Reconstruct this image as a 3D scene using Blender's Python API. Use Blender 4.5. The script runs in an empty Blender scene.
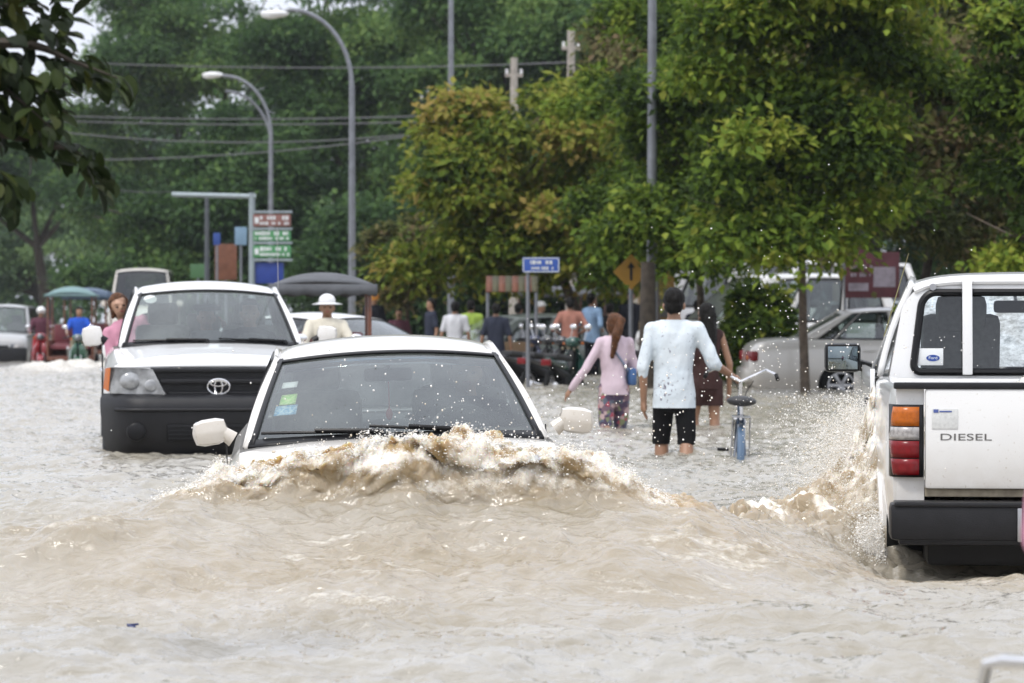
import bpy, bmesh, math, random
import numpy as np
from mathutils import Vector, Matrix, Euler
R = math.radians
random.seed(7)
rng = np.random.default_rng(7)
S = bpy.context.scene
COL = S.collection
F, HZ, CH = 2900.0, 317.0, 1.1
def wx(px, D): return (px - 512) / F * D
def wz(py, D): return CH - (py - HZ) / F * D

# ------------------------------------------------------------------ noise
_perm = rng.permutation(256); _perm = np.concatenate([_perm, _perm, _perm])
_g = rng.normal(size=(256, 3)); _g /= np.linalg.norm(_g, axis=1)[:, None]
def pn(x, y, z=0.0):
    x, y, z = np.broadcast_arrays(np.asarray(x, float), np.asarray(y, float), np.asarray(z, float))
    xi, yi, zi = np.floor(x).astype(int), np.floor(y).astype(int), np.floor(z).astype(int)
    xf, yf, zf = x - xi, y - yi, z - zi
    u, v, w = [t * t * t * (t * (t * 6 - 15) + 10) for t in (xf, yf, zf)]
    def g(a, b, c):
        h = _perm[_perm[_perm[(xi + a) & 255] + ((yi + b) & 255)] + ((zi + c) & 255)]
        q = _g[h]
        return q[..., 0] * (xf - a) + q[..., 1] * (yf - b) + q[..., 2] * (zf - c)
    l = lambda a, b, t: a + t * (b - a)
    return l(l(l(g(0,0,0), g(1,0,0), u), l(g(0,1,0), g(1,1,0), u), v),
             l(l(g(0,0,1), g(1,0,1), u), l(g(0,1,1), g(1,1,1), u), v), w) * 1.6
def fbm(x, y, z=0.0, o=4, gain=.5):
    s, a, f = 0, 1, 1
    for i in range(o):
        s = s + a * pn(x * f + 17 * i, y * f - 9 * i, z * f + 5 * i); a *= gain; f *= 2.03
    return s

# ------------------------------------------------------------------ materials
MATS = {}
def nodes_of(name):
    m = bpy.data.materials.new(name); m.use_nodes = True
    nt = m.node_tree; return m, nt, nt.nodes['Principled BSDF']
def mat(name, col, rough=.5, metal=0, var=.12, scale=6, bump=0, bscale=60, coat=0, spec=.5, col2=None, trans=0):
    if name in MATS: return MATS[name]
    m, nt, b = nodes_of(name)
    L, N = nt.links.new, nt.nodes.new
    tc = N('ShaderNodeTexCoord')
    n = N('ShaderNodeTexNoise'); n.inputs['Scale'].default_value = scale; n.inputs['Detail'].default_value = 5
    L(tc.outputs['Object'], n.inputs['Vector'])
    cr = N('ShaderNodeValToRGB'); e = cr.color_ramp.elements
    c2 = col2 or tuple(c * (1 - var) for c in col)
    e[0].position = .35; e[0].color = (*c2, 1); e[1].position = .62; e[1].color = (*col, 1)
    L(n.outputs['Fac'], cr.inputs['Fac']); L(cr.outputs['Color'], b.inputs['Base Color'])
    b.inputs['Roughness'].default_value = rough; b.inputs['Metallic'].default_value = metal
    b.inputs['Coat Weight'].default_value = coat; b.inputs['Coat Roughness'].default_value = .06
    b.inputs['Specular IOR Level'].default_value = spec
    if bump:
        n2 = N('ShaderNodeTexNoise'); n2.inputs['Scale'].default_value = bscale; n2.inputs['Detail'].default_value = 4
        L(tc.outputs['Object'], n2.inputs['Vector'])
        bp = N('ShaderNodeBump'); bp.inputs['Strength'].default_value = bump; bp.inputs['Distance'].default_value = .02
        L(n2.outputs['Fac'], bp.inputs['Height']); L(bp.outputs['Normal'], b.inputs['Normal'])
    MATS[name] = m; return m
def paint(name, col, mud=.5, metal=0, top=.55):
    """car paint with mud film rising from the waterline and small splashes"""
    if name in MATS: return MATS[name]
    m, nt, b = nodes_of(name); L, N = nt.links.new, nt.nodes.new
    tc = N('ShaderNodeTexCoord'); sep = N('ShaderNodeSeparateXYZ'); L(tc.outputs['Object'], sep.inputs[0])
    n = N('ShaderNodeTexNoise'); n.inputs['Scale'].default_value = 9; n.inputs['Detail'].default_value = 8; n.inputs['Roughness'].default_value = .7
    L(tc.outputs['Object'], n.inputs['Vector'])
    mr = N('ShaderNodeMapRange'); mr.inputs['From Min'].default_value = top; mr.inputs['From Max'].default_value = .35
    L(sep.outputs['Z'], mr.inputs['Value'])
    mu = N('ShaderNodeMath'); mu.operation = 'MULTIPLY'; L(mr.outputs[0], mu.inputs[0]); L(n.outputs['Fac'], mu.inputs[1])
    n2 = N('ShaderNodeTexNoise'); n2.inputs['Scale'].default_value = 70; n2.inputs['Detail'].default_value = 3
    L(tc.outputs['Object'], n2.inputs['Vector'])
    m2 = N('ShaderNodeMapRange'); m2.inputs['From Min'].default_value = .66; m2.inputs['From Max'].default_value = .75
    m2.inputs['To Max'].default_value = .35
    L(n2.outputs['Fac'], m2.inputs['Value'])
    ad = N('ShaderNodeMath'); ad.operation = 'MULTIPLY_ADD'; ad.inputs[1].default_value = mud * 1.6; ad.use_clamp = True
    L(mu.outputs[0], ad.inputs[0]); L(m2.outputs[0], ad.inputs[2])
    mx = N('ShaderNodeMix'); mx.data_type = 'RGBA'
    mx.inputs['A'].default_value = (*col, 1); mx.inputs['B'].default_value = (.36, .29, .2, 1)
    L(ad.outputs[0], mx.inputs['Factor']); L(mx.outputs['Result'], b.inputs['Base Color'])
    r = N('ShaderNodeMapRange'); r.inputs['To Min'].default_value = .3; r.inputs['To Max'].default_value = .7
    L(ad.outputs[0], r.inputs['Value']); L(r.outputs[0], b.inputs['Roughness'])
    b.inputs['Metallic'].default_value = metal
    b.inputs['Coat Weight'].default_value = .8; b.inputs['Coat Roughness'].default_value = .05
    MATS[name] = m; return m
def glass(name, tint=(.62, .68, .66), refl=.05, droplets=True, film=0):
    if name in MATS: return MATS[name]
    m = bpy.data.materials.new(name); m.use_nodes = True; nt = m.node_tree; nt.nodes.clear(); L, N = nt.links.new, nt.nodes.new
    out = N('ShaderNodeOutputMaterial'); t = N('ShaderNodeBsdfTransparent'); t.inputs[0].default_value = (*tint, 1)
    g = N('ShaderNodeBsdfGlossy'); g.inputs['Roughness'].default_value = .03; g.inputs['Color'].default_value = (.95, .97, 1, 1)
    fr = N('ShaderNodeFresnel'); fr.inputs['IOR'].default_value = 1.52
    ad = N('ShaderNodeMath'); ad.operation = 'ADD'; ad.inputs[1].default_value = refl; ad.use_clamp = True
    L(fr.outputs[0], ad.inputs[0])
    mx = N('ShaderNodeMixShader'); L(ad.outputs[0], mx.inputs[0]); L(t.outputs[0], mx.inputs[1]); L(g.outputs[0], mx.inputs[2])
    last = mx
    if film:                                     # wet dusty film, whose paleness also paints in reflected sky haze
        fd = N('ShaderNodeBsdfDiffuse'); fd.inputs[0].default_value = (.50, .56, .54, 1)
        ftc = N('ShaderNodeTexCoord'); fn = N('ShaderNodeTexNoise'); fn.inputs['Scale'].default_value = 3; fn.inputs['Detail'].default_value = 6; L(ftc.outputs['Object'], fn.inputs['Vector'])
        fr_ = N('ShaderNodeMapRange'); fr_.inputs['From Min'].default_value = .3; fr_.inputs['From Max'].default_value = .7; fr_.inputs['To Min'].default_value = film * .5; fr_.inputs['To Max'].default_value = film * 1.5; L(fn.outputs['Fac'], fr_.inputs['Value'])
        mf = N('ShaderNodeMixShader'); L(fr_.outputs[0], mf.inputs[0]); L(mx.outputs[0], mf.inputs[1]); L(fd.outputs[0], mf.inputs[2]); mx = last = mf
    if droplets:
        tc = N('ShaderNodeTexCoord'); v = N('ShaderNodeTexVoronoi'); v.inputs['Scale'].default_value = 22
        L(tc.outputs['Object'], v.inputs['Vector'])
        n = N('ShaderNodeTexNoise'); n.inputs['Scale'].default_value = 5; L(tc.outputs['Object'], n.inputs['Vector'])
        th = N('ShaderNodeMapRange'); th.inputs['From Min'].default_value = .48; th.inputs['From Max'].default_value = .75; th.inputs['To Max'].default_value = .16
        L(n.outputs['Fac'], th.inputs['Value'])
        lt = N('ShaderNodeMath'); lt.operation = 'LESS_THAN'; L(v.outputs['Distance'], lt.inputs[0]); L(th.outputs[0], lt.inputs[1])
        ml = N('ShaderNodeMath'); ml.operation = 'MULTIPLY'; ml.inputs[1].default_value = .75; L(lt.outputs[0], ml.inputs[0])
        d = N('ShaderNodeBsdfPrincipled'); d.inputs['Base Color'].default_value = (.75, .74, .7, 1); d.inputs['Roughness'].default_value = .1
        mx2 = N('ShaderNodeMixShader'); L(ml.outputs[0], mx2.inputs[0]); L(mx.outputs[0], mx2.inputs[1]); L(d.outputs[0], mx2.inputs[2]); last = mx2
    L(last.outputs[0], out.inputs['Surface']); MATS[name] = m; return m

# ------------------------------------------------------------------ mesh builder
def smooth_angle(me, ang=38):
    me.polygons.foreach_set('use_smooth', [True] * len(me.polygons))
    me.set_sharp_from_angle(angle=R(ang))
class MB:
    def __init__(s): s.v, s.f, s.m, s.mi = [], [], [], 0
    def add(s, vs, fs):
        b = len(s.v); s.v += [tuple(map(float, q)) for q in vs]
        s.f += [tuple(i + b for i in f) for f in fs]; s.m += [s.mi] * len(fs); return s
    def box(s, c, size, bev=0, rot=None):
        bm = bmesh.new(); bmesh.ops.create_cube(bm, size=1)
        for v in bm.verts: v.co = Vector((v.co.x * size[0], v.co.y * size[1], v.co.z * size[2]))
        if bev: bmesh.ops.bevel(bm, geom=bm.edges[:], offset=bev, segments=2, affect='EDGES', profile=.6)
        M = Matrix.Translation(c) @ (Euler(rot).to_matrix().to_4x4() if rot else Matrix())
        bm.verts.index_update()
        s.add([M @ v.co for v in bm.verts], [[v.index for v in f.verts] for f in bm.faces]); bm.free(); return s
    def tube(s, pts, r, seg=8, cap=True, flat=1.0):
        pts = [Vector(p) for p in pts]; n = len(pts)
        rr = r if isinstance(r, (list, tuple)) else [r] * n
        T = [(pts[min(i + 1, n - 1)] - pts[max(i - 1, 0)]).normalized() for i in range(n)]
        u = T[0].orthogonal().normalized() if abs(T[0].z) > .95 else T[0].cross(Vector((0, 0, 1))).normalized()
        vs, fs = [], []
        for i in range(n):
            u = (u - T[i] * u.dot(T[i])).normalized(); w = T[i].cross(u)
            for k in range(seg):
                a = 2 * math.pi * k / seg
                vs.append(pts[i] + u * (math.cos(a) * rr[i]) + w * (math.sin(a) * rr[i] * flat))
        for i in range(n - 1):
            for k in range(seg):
                a, b = i * seg + k, i * seg + (k + 1) % seg
                fs.append((a, b, b + seg, a + seg))
        if cap: fs += [tuple(range(seg - 1, -1, -1)), tuple(range((n - 1) * seg, n * seg))]
        return s.add(vs, fs)
    def ell(s, c, r, rot=None, seg=14, rings=9):
        r = (r, r, r) if not isinstance(r, (tuple, list)) else r
        M = Matrix.Translation(c) @ (Euler(rot).to_matrix().to_4x4() if rot else Matrix())
        vs = [M @ Vector((0, 0, r[2]))]
        for i in range(1, rings):
            t = math.pi * i / rings
            for k in range(seg):
                a = 2 * math.pi * k / seg
                vs.append(M @ Vector((r[0] * math.sin(t) * math.cos(a), r[1] * math.sin(t) * math.sin(a), r[2] * math.cos(t))))
        vs.append(M @ Vector((0, 0, -r[2]))); fs = []
        for k in range(seg):
            fs.append((0, 1 + k, 1 + (k + 1) % seg))
            for i in range(rings - 2):
                a, b = 1 + i * seg + k, 1 + i * seg + (k + 1) % seg
                fs.append((a, a + seg, b + seg, b))
            a = 1 + (rings - 2) * seg
            fs.append((a + k, len(vs) - 1, a + (k + 1) % seg))
        return s.add(vs, fs)
    def lathe(s, prof, c=(0, 0, 0), axis='X', seg=24, sx=1.0):
        """prof: (radius, offset along axis); closed loop if first == last"""
        n = len(prof); vs, fs = [], []
        for (r, h) in prof:
            for k in range(seg):
                a = 2 * math.pi * k / seg; p, q = r * math.cos(a), r * math.sin(a)
                vs.append(Vector(c) + (Vector((h, p, q)) if axis == 'X' else Vector((p, h, q)) if axis == 'Y' else Vector((p, q * sx, h))))
        for i in range(n - 1):
            for k in range(seg):
                a, b = i * seg + k, i * seg + (k + 1) % seg
                fs.append((a, b, b + seg, a + seg))
        return s.add(vs, fs)
    def torus(s, c, Rr, r, axis='X', seg=28, ts=8, flat=1.0):
        return s.lathe([(Rr + r * math.cos(2 * math.pi * i / ts), r * flat * math.sin(2 * math.pi * i / ts)) for i in range(ts + 1)], c, axis, seg)
    def grid(s, rows, close=False):
        n, w = len(rows), len(rows[0]); vs = [p for r in rows for p in r]; fs = []
        for i in range(n - 1):
            for k in range(w if close else w - 1):
                a, b = i * w + k, i * w + (k + 1) % w
                fs.append((a, b, b + w, a + w))
        return s.add(vs, fs)
    def poly(s, pts, thick):
        """flat polygon pts (3d) extruded by vector thick"""
        n = len(pts); t = Vector(thick); vs = [Vector(p) for p in pts] + [Vector(p) + t for p in pts]
        return s.add(vs, [tuple(range(n))[::-1], tuple(range(n, 2 * n))] + [(i, (i + 1) % n, n + (i + 1) % n, n + i) for i in range(n)])
    def mirror(s):
        nv = len(s.v); nf = len(s.f)
        s.v += [(-x, y, z) for x, y, z in s.v]
        s.f += [tuple(i + nv for i in f[::-1]) for f in s.f[:nf]]; s.m += s.m[:nf]; return s
    def mesh(s, name, mats, ang=38):
        me = bpy.data.meshes.new(name); me.from_pydata(s.v, [], s.f)
        for m in (mats if isinstance(mats, (list, tuple)) else [mats]): me.materials.append(m)
        me.polygons.foreach_set('material_index', s.m); me.update()
        bm = bmesh.new(); bm.from_mesh(me); bmesh.ops.recalc_face_normals(bm, faces=bm.faces); bm.to_mesh(me); bm.free()
        smooth_angle(me, ang); return me
    def islands(s):
        par = list(range(len(s.v)))
        def fd(a):
            while par[a] != a: par[a] = par[par[a]]; a = par[a]
            return a
        for f in s.f:
            for k in f[1:]: par[fd(k)] = fd(f[0])
        out = {}
        for f, m in zip(s.f, s.m): out.setdefault(fd(f[0]), []).append((f, m))
        for fs in out.values():
            ids = sorted({k for f, _ in fs for k in f}); mp = {k: i for i, k in enumerate(ids)}; b = MB()
            b.v = [s.v[k] for k in ids]; b.f = [tuple(mp[k] for k in f) for f, _ in fs]; b.m = [m for _, m in fs]; yield b
    def build(s, name, mats, parent=None, ang=38, solid=0, loc=None, offset=0):
        if name in ('door_seam', 'arch_flare', 'pillar', 'bench', 'fork', 'bed_rail', 'carriage'):
            bs = list(s.islands())
            if len(bs) > 1:
                return [b._build(name, mats, parent, ang, solid, loc, offset) for b in bs][-1]
        return s._build(name, mats, parent, ang, solid, loc, offset)
    def _build(s, name, mats, parent=None, ang=38, solid=0, loc=None, offset=0):
        o = link(name, s.mesh(name, mats, ang), parent)
        if loc is not None: o.location = loc
        if solid:
            q = o.modifiers.new('thick', 'SOLIDIFY'); q.thickness = solid; q.offset = offset
        return o
def link(name, me, parent=None):
    o = bpy.data.objects.new(name, me); COL.objects.link(o)
    if parent: o.parent = parent
    return o
def tag(o, label=None, cat=None, group=None, kind=None):
    if label: o['label'] = label
    if cat: o['category'] = cat
    if group: o['group'] = group
    if kind: o['kind'] = kind
    return o
def empty(name, loc, rz=0, label=None, cat=None, group=None):
    o = bpy.data.objects.new(name, None); COL.objects.link(o); o.location = loc; o.rotation_euler = (0, 0, rz)
    o.empty_display_size = .1
    return tag(o, label, cat, group)
def copy_tree(o, parent=None):
    c = o.copy(); COL.objects.link(c); c.parent = parent
    for ch in list(o.children): copy_tree(ch, c)
    return c
def baked(o, name):
    """evaluate an object's modifiers into a plain mesh and drop the source"""
    dg = bpy.context.evaluated_depsgraph_get(); dg.update()
    me = bpy.data.meshes.new_from_object(o.evaluated_get(dg)); me.name = name
    bpy.data.objects.remove(o, do_unlink=True); return me
def fuse(prims, voxel, mats, name, smooth=3, cuts=(), wr=0, wsc=9):
    """blend capsules ('c',p,q,r0,r1) and ellipsoids ('e',c,r[,rot]) into one continuous skin"""
    b = MB()
    for p in prims:
        if p[0] == 'c':
            a, q = Vector(p[1]), Vector(p[2])
            b.tube([a, q], [p[3], p[4]], 12); b.ell(a, p[3], None, 12, 8); b.ell(q, p[4], None, 12, 8)
        elif p[0] == 'm':
            n0 = len(b.v); w0 = len(p[1][0]); b.grid(p[1], True); b.f += [tuple(range(n0, n0+w0)), tuple(range(len(b.v)-w0, len(b.v)))[::-1]]; b.m += [0, 0]
        else: b.ell(p[1], p[2], p[3] if len(p) > 3 else None, 18, 12)
    me = bpy.data.meshes.new(name); me.from_pydata(b.v, [], b.f); o = link(name, me)
    r = o.modifiers.new('r', 'REMESH'); r.mode = 'VOXEL'; r.voxel_size = voxel; r.adaptivity = 0
    if smooth:
        q = o.modifiers.new('s', 'SMOOTH'); q.iterations = smooth; q.factor = .5
    me = baked(o, name)
    if wr:
        n = len(me.vertices); co = np.empty(n * 3); no = np.empty(n * 3)
        me.vertices.foreach_get('co', co); me.vertices.foreach_get('normal', no)
        co = co.reshape(-1, 3); no = no.reshape(-1, 3)
        d = fbm(co[:, 0] * wsc, co[:, 1] * wsc, co[:, 2] * wsc * .55 + co[:, 0] * 4, 3) * wr
        d = d - np.abs(pn(co[:, 0] * wsc * 1.3 + 5, co[:, 1] * wsc, co[:, 2] * wsc * .5)) * wr
        co = co + no * d[:, None]; me.vertices.foreach_set('co', co.ravel())
    if cuts:
        bm = bmesh.new(); bm.from_mesh(me)
        for (pc, nn) in cuts:
            bmesh.ops.bisect_plane(bm, geom=bm.verts[:] + bm.edges[:] + bm.faces[:], plane_co=pc, plane_no=nn, clear_outer=True)
        bm.to_mesh(me); bm.free()
    me.materials.clear(); me.materials.append(mats)
    me.polygons.foreach_set('use_smooth', [True] * len(me.polygons)); me.update()
    return me
def text_obj(txt, size, ex, m, name, parent, M, sx=1.0, shear=0):
    c = bpy.data.curves.new(name, 'FONT'); c.body = txt; c.size = size; c.extrude = ex; c.align_x = 'CENTER'; c.align_y = 'CENTER'; c.shear = shear
    o = link(name, c); me = baked(o, name); me.transform(Matrix.Diagonal((sx, 1, 1, 1))); me.transform(M)
    me.materials.clear(); me.materials.append(m); return link(name, me, parent)
def cr(pts, n):
    """Catmull-Rom resample: n samples per span"""
    P = [np.array(p, float) for p in pts]; P = [2 * P[0] - P[1]] + P + [2 * P[-1] - P[-2]]; out = []
    for i in range(1, len(P) - 2):
        for k in range(n):
            t = k / n
            out.append(.5 * (2 * P[i] + (P[i+1] - P[i-1]) * t + (2*P[i-1] - 5*P[i] + 4*P[i+1] - P[i+2]) * t*t + (3*P[i] - P[i-1] - 3*P[i+1] + P[i+2]) * t**3))
    out.append(P[-2]); return out

# ------------------------------------------------------------------ camera, light
cam = bpy.data.cameras.new('camera'); cam.sensor_width = 36; cam.lens = F / 1024 * 36; cam.clip_end = 2000; cam.clip_start = .1
co = bpy.data.objects.new('camera', cam); COL.objects.link(co); co.location = (0, 0, CH)
co.rotation_euler = (R(90) - math.atan((341.5 - HZ) / F), 0, 0); S.camera = co
cam.dof.use_dof = True; cam.dof.focus_distance = 14.2; cam.dof.aperture_fstop = 5.0
W = bpy.data.worlds.new('World'); S.world = W; W.use_nodes = True
nt = W.node_tree; bg = nt.nodes['Background']
sky = nt.nodes.new('ShaderNodeTexSky'); sky.sky_type = 'NISHITA'; sky.sun_disc = False
SUN_EL, SUN_AZ = 58, 215     # degrees; azimuth clockwise from +Y
sky.sun_elevation = R(SUN_EL); sky.sun_rotation = R(SUN_AZ); sky.dust_density = 4; sky.air_density = 1.0
tc = nt.nodes.new('ShaderNodeTexCoord'); nz = nt.nodes.new('ShaderNodeTexNoise'); nz.inputs['Scale'].default_value = 2.2; nz.inputs['Detail'].default_value = 5
nt.links.new(tc.outputs['Generated'], nz.inputs['Vector'])
rp = nt.nodes.new('ShaderNodeValToRGB'); rp.color_ramp.elements[0].position = .3; rp.color_ramp.elements[1].position = .7
rp.color_ramp.elements[0].color = (8.0, 8.5, 9.9, 1); rp.color_ramp.elements[1].color = (12.6, 12.9, 13.8, 1)
nt.links.new(nz.outputs['Fac'], rp.inputs['Fac'])
mx = nt.nodes.new('ShaderNodeMix'); mx.data_type = 'RGBA'; mx.inputs['Factor'].default_value = .88
# overcast sky: brighter towards the zenith
sz = nt.nodes.new('ShaderNodeSeparateXYZ'); nt.links.new(tc.outputs['Generated'], sz.inputs[0])
zr = nt.nodes.new('ShaderNodeMapRange'); zr.inputs['To Min'].default_value = .86; zr.inputs['To Max'].default_value = 1.35; nt.links.new(sz.outputs['Z'], zr.inputs['Value'])
gm = nt.nodes.new('ShaderNodeMix'); gm.data_type = 'RGBA'; gm.blend_type = 'MULTIPLY'; gm.inputs['Factor'].default_value = 1
nt.links.new(rp.outputs[0], gm.inputs['A']); nt.links.new(zr.outputs[0], gm.inputs['B'])
nt.links.new(sky.outputs[0], mx.inputs['A']); nt.links.new(gm.outputs['Result'], mx.inputs['B']); nt.links.new(mx.outputs['Result'], bg.inputs['Color'])
bg.inputs['Strength'].default_value = .1
sl = bpy.data.lights.new('sun', 'SUN'); sl.energy = 1.5; sl.angle = R(10); sl.color = (1, .96, .9)
so = bpy.data.objects.new('sun', sl); COL.objects.link(so)
az, el = R(SUN_AZ), R(SUN_EL)
sd = Vector((math.sin(az) * math.cos(el), math.cos(az) * math.cos(el), math.sin(el)))
so.rotation_euler = sd.to_track_quat('Z', 'Y').to_euler()
S.view_settings.view_transform = 'Standard'; S.view_settings.look = 'None'; S.view_settings.exposure = 0.32; S.view_settings.gamma = 1
S.view_settings.use_curve_mapping = False
S.render.engine = 'CYCLES'; S.cycles.use_denoising = True
S.cycles.max_bounces = 7; S.cycles.diffuse_bounces = 2; S.cycles.glossy_bounces = 3; S.cycles.transparent_max_bounces = 12; S.cycles.transmission_bounces = 4
S.cycles.caustics_reflective = False; S.cycles.caustics_refractive = False
# ------------------------------------------------------------------ ground and flood water
g = MB(); g.add([(-600, -60, -.42), (600, -60, -.42), (600, 900, -.42), (-600, 900, -.42)], [(0, 1, 2, 3)])
tag(g.build('road', mat('asphalt', (.06, .058, .055), .9, var=.4, scale=3)), kind='structure')
# raised verge on the far right, where cars are parked
g = MB(); g.box((30.3, 62, -.26), (50, 50, .3), .03)
g.box((4.5, 62, -.32), (16, 24, .22), .02)
tag(g.build('pavement', mat('paving', (.25, .22, .18), .9, var=.3)), kind='structure')

def gauss(t): return np.exp(-t * t)
def sstep(a, b, x):
    t = np.clip((x - a) / (b - a), 0, 1); return t * t * (3 - 2 * t)
CR_X = np.array([-2.6, -1.75, -1.4, -1.12, -.9, -.68, -.39, -.13, .12, .29, .45, .6, .8, 1.1])
CR_Z = np.array([.12, .27, .405, .475, .54, .58, .595, .58, .55, .50, .43, .345, .23, .11])
def crest_h(x): return np.interp(x, CR_X, CR_Z)
def crest_y(x): return 12.15 + .22 * (x + .4) ** 2 * .6 + .12 * pn(x * 1.7, 3.1) + .05 * pn(x * 5, 7.7)
def water(x, y):
    d = np.maximum(y, 6)
    # wind chop, crests mostly across the view
    z = .030 * fbm(x * .55 + .25 * y, y * .8, 0, 2) + .020 * fbm(x * 1.3 - .3 * y, y * 2.0, 4, 2)
    rip = 1 - np.abs(pn(x * 2.6 + .8 * pn(x, y), y * 4.4 + pn(x * 2, y * 2, 2), 8))
    z = z + .021 * rip ** 2 + .0105 * fbm(x * 7, y * 11, 3, 2) + .021 * fbm(x * 2.6 + .4 * y, y * 4.2, 31, 2)
    sh = 1 - np.abs(pn(x * 4.2 + .7 * pn(x * 2, y), y * 7.5 + .8 * pn(x * 3, y * 2, 2), 18)); s2 = 1 - np.abs(pn(x * 8.5 + .6 * pn(x * 4, y), y * 15 + pn(x * 5, y * 4, 2), 19))
    z = z + (.022 * sh ** 3 + .010 * s2 ** 3) * (.45 + .9 * np.clip(pn(x * .8, y * 1.1, 27) + .3, 0, 1))
    # wave trains that left the cars
    def ridge(c, wf, wb, amp, m):                    # steep face towards the camera, long back
        t = y - c; return amp * np.where(t < 0, gauss(t / wf), gauss(t / wb)) * m
    n1 = .55 + .7 * pn(x * 1.1, 1); n2 = .55 + .7 * pn(x * 1.3, 4)
    z = z + ridge(10.75 + .22 * np.sin(x * 1.3 + .4) + .10 * pn(x * 2.2, 8), .16, .5, .085, sstep(-1.2, -.5, x) * (1 - sstep(.6, 1.3, x)) * n1)
    z = z + ridge(10.05 + .25 * np.sin(x * .8 + 2) + .10 * pn(x * 2.0, 3), .15, .45, .065, sstep(-1.0, -.1, x) * n2)
    z = z + ridge(11.4 + .35 * (x + 1.6) + .12 * pn(x * 1.8, 6), .14, .45, .085, sstep(-1.0, -1.5, x) * (.7 + .5 * n2))
    z = z + ridge(10.9 + .30 * (x + 1.9) + .10 * pn(x * 1.8, 9), .14, .4, .06, sstep(-.8, -1.4, x) * n1)
    z = z + ridge(9.35 + .3 * pn(x * 1.1, 12), .12, .4, .055, .5 + .8 * pn(x * .9, 15)) + ridge(8.85 + .3 * pn(x * 1.3, 22), .10, .3, .05, .5 + .8 * pn(x * 1.2, 25))
    z = z + .045 * gauss((y - (10.9 - .3 * x)) / .22) * sstep(-.9, -1.5, x) * (.7 + .5 * pn(x * 2, 5))
    z = z + .07 * gauss((y - (13.6 + .55 * (x + 2.2))) / .3) * sstep(-1.3, -1.9, x)
    z = z + .06 * gauss((y - (12.4 + .7 * (x + 2.2))) / .25) * sstep(-1.2, -1.8, x)
    # swell pushed ahead of the sedan and the breaking bow wave on top of it
    lat = sstep(-3.4, -1.2, x) * (1 - sstep(.5, 1.7, x))
    cy = crest_y(x); dy = y - cy
    swell = np.where(dy < 0, gauss(dy / 1.05), gauss(dy / .8)) * .31 * lat
    cm = np.where(dy < 0, gauss(dy / .17), gauss(dy / .62)) * sstep(-1.75, -1.25, x) * (1 - sstep(.45, 1.0, x))
    up = np.maximum(crest_h(x) - .31 * lat, 0)
    z = z + swell + up * cm
    bil = lambda k, o: np.abs(pn(x * k + .5 * pn(x * k * .6, y * k, o + 3), y * k * 1.5, o))
    turb = .075 * bil(3.0, 9) + .075 * bil(7, 2) + .042 * bil(15, 4) + .024 * bil(31, 6) - .085 + .05 * fbm(x * 2.2, y * 2, 7, 2)
    z = z + cm * turb
    yd = -cm * (.08 + .15 * bil(4.2, 12) + .07 * bil(10, 14) + .025 * bil(24, 15)) * np.clip(up * 4, 0, 1)
    # shoulder of the wake right of the sedan and the churned water flung off the pickup
    wk = gauss((y - (13.3 + 1.0 * (x - .6))) / .9) * sstep(.3, .8, x) * (1 - sstep(1.5, 2.0, x))
    z = z + wk * (.07 + .12 * bil(5, 31) + .06 * bil(12, 32) + .03 * bil(27, 33))
    fd = 1.69 + (y - 12.95) * .0875 - x
    env = np.maximum(gauss((y - 15.1) / np.where(y < 15.1, 1.1, 1.35)), .40 * gauss((y - 14.15) / .42))
    pm = np.exp(-np.maximum(fd, 0) / .18) * env * (fd > -1.2)
    fr = fd * 3
    z = z + pm * (.42 + .36 * bil(4.2, 21) + .18 * bil(9, 22) + .11 * bil(20, 23) + .07 * bil(40, 24))
    yd = yd - pm * (.12 * bil(8, 41) + .06 * bil(22, 42))
    # trough and boil behind the pickup
    bk = gauss((y - 12.95) / .62) * sstep(1.3, 1.75, x)
    z = z - .16 * bk + .03 * bk * fbm(x * 8, y * 7, 6, 3)
    # dips round wading legs, wash behind the far traffic
    far = gauss((y - 58) / 5) * gauss((x + 8.6) / 1.2)
    z = z + far * (.15 + .2 * fbm(x * 1.5, y * .8, 3, 3))
    z = z * np.where(y > 60, np.clip(1 - (y - 60) / 60, .2, 1), 1)
    foam = np.clip(cm * 1.15 * (.52 + .9 * fbm(x * 4.5, y * 5 + z * 6, 3, 4, .65)), 0, 1)
    foam = np.maximum(foam, np.clip(pm * 2.6 * (.45 + .8 * fbm(x * 7, y * 6, z * 6, 4, .68)), 0, 1))
    foam = np.maximum(foam, np.clip(wk * 1.0 * (.25 + .8 * fbm(x * 6, y * 5, 12, 4, .65)), 0, .8))
    ahead = gauss((y - cy + 1.1) / 1.0) * lat + gauss((y - 12.1) / .8) * sstep(.3, .9, x)
    streak = fbm(x * 1.6 + y, y * 6.5, 14, 4, .6)
    foam = np.maximum(foam, np.clip(ahead * np.clip(streak + .10, 0, 1) * .5, 0, .36))
    foam = np.maximum(foam, np.clip((fbm(x * 1.2, y * 3.2, 21, 4, .6) - .55) * .6, 0, .3))
    foam = np.maximum(foam, np.clip(far * .8, 0, .55))
    churn = np.clip(cm + .8 * pm + .6 * wk + .3 * ahead, 0, 1)
    return z, yd, foam, churn
ys = [0.5, 2, 4, 5.5, 6.5]
y = 7.0
while y < 11.2: ys.append(y); y += .024
while y < 12.6: ys.append(y); y += .0085
while y < 16: ys.append(y); y += .02
while y < 60: ys.append(y); y += .0016 * y + .004
while y < 320: ys.append(y); y *= 1.035
ys = np.array(ys)
u = np.linspace(-1, 1, 640); w = u * .235
edge = np.array([.27, .33, .45, .7, 1.2, 2.5, 6]); w = np.concatenate([-edge[::-1], w, edge])
X = w[None, :] * np.maximum(ys, 6)[:, None]; Y = np.repeat(ys[:, None], len(w), 1)
Z, YD, FO, CHN = water(X, Y)
far_w = np.abs(w)[None, :] > .5
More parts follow.
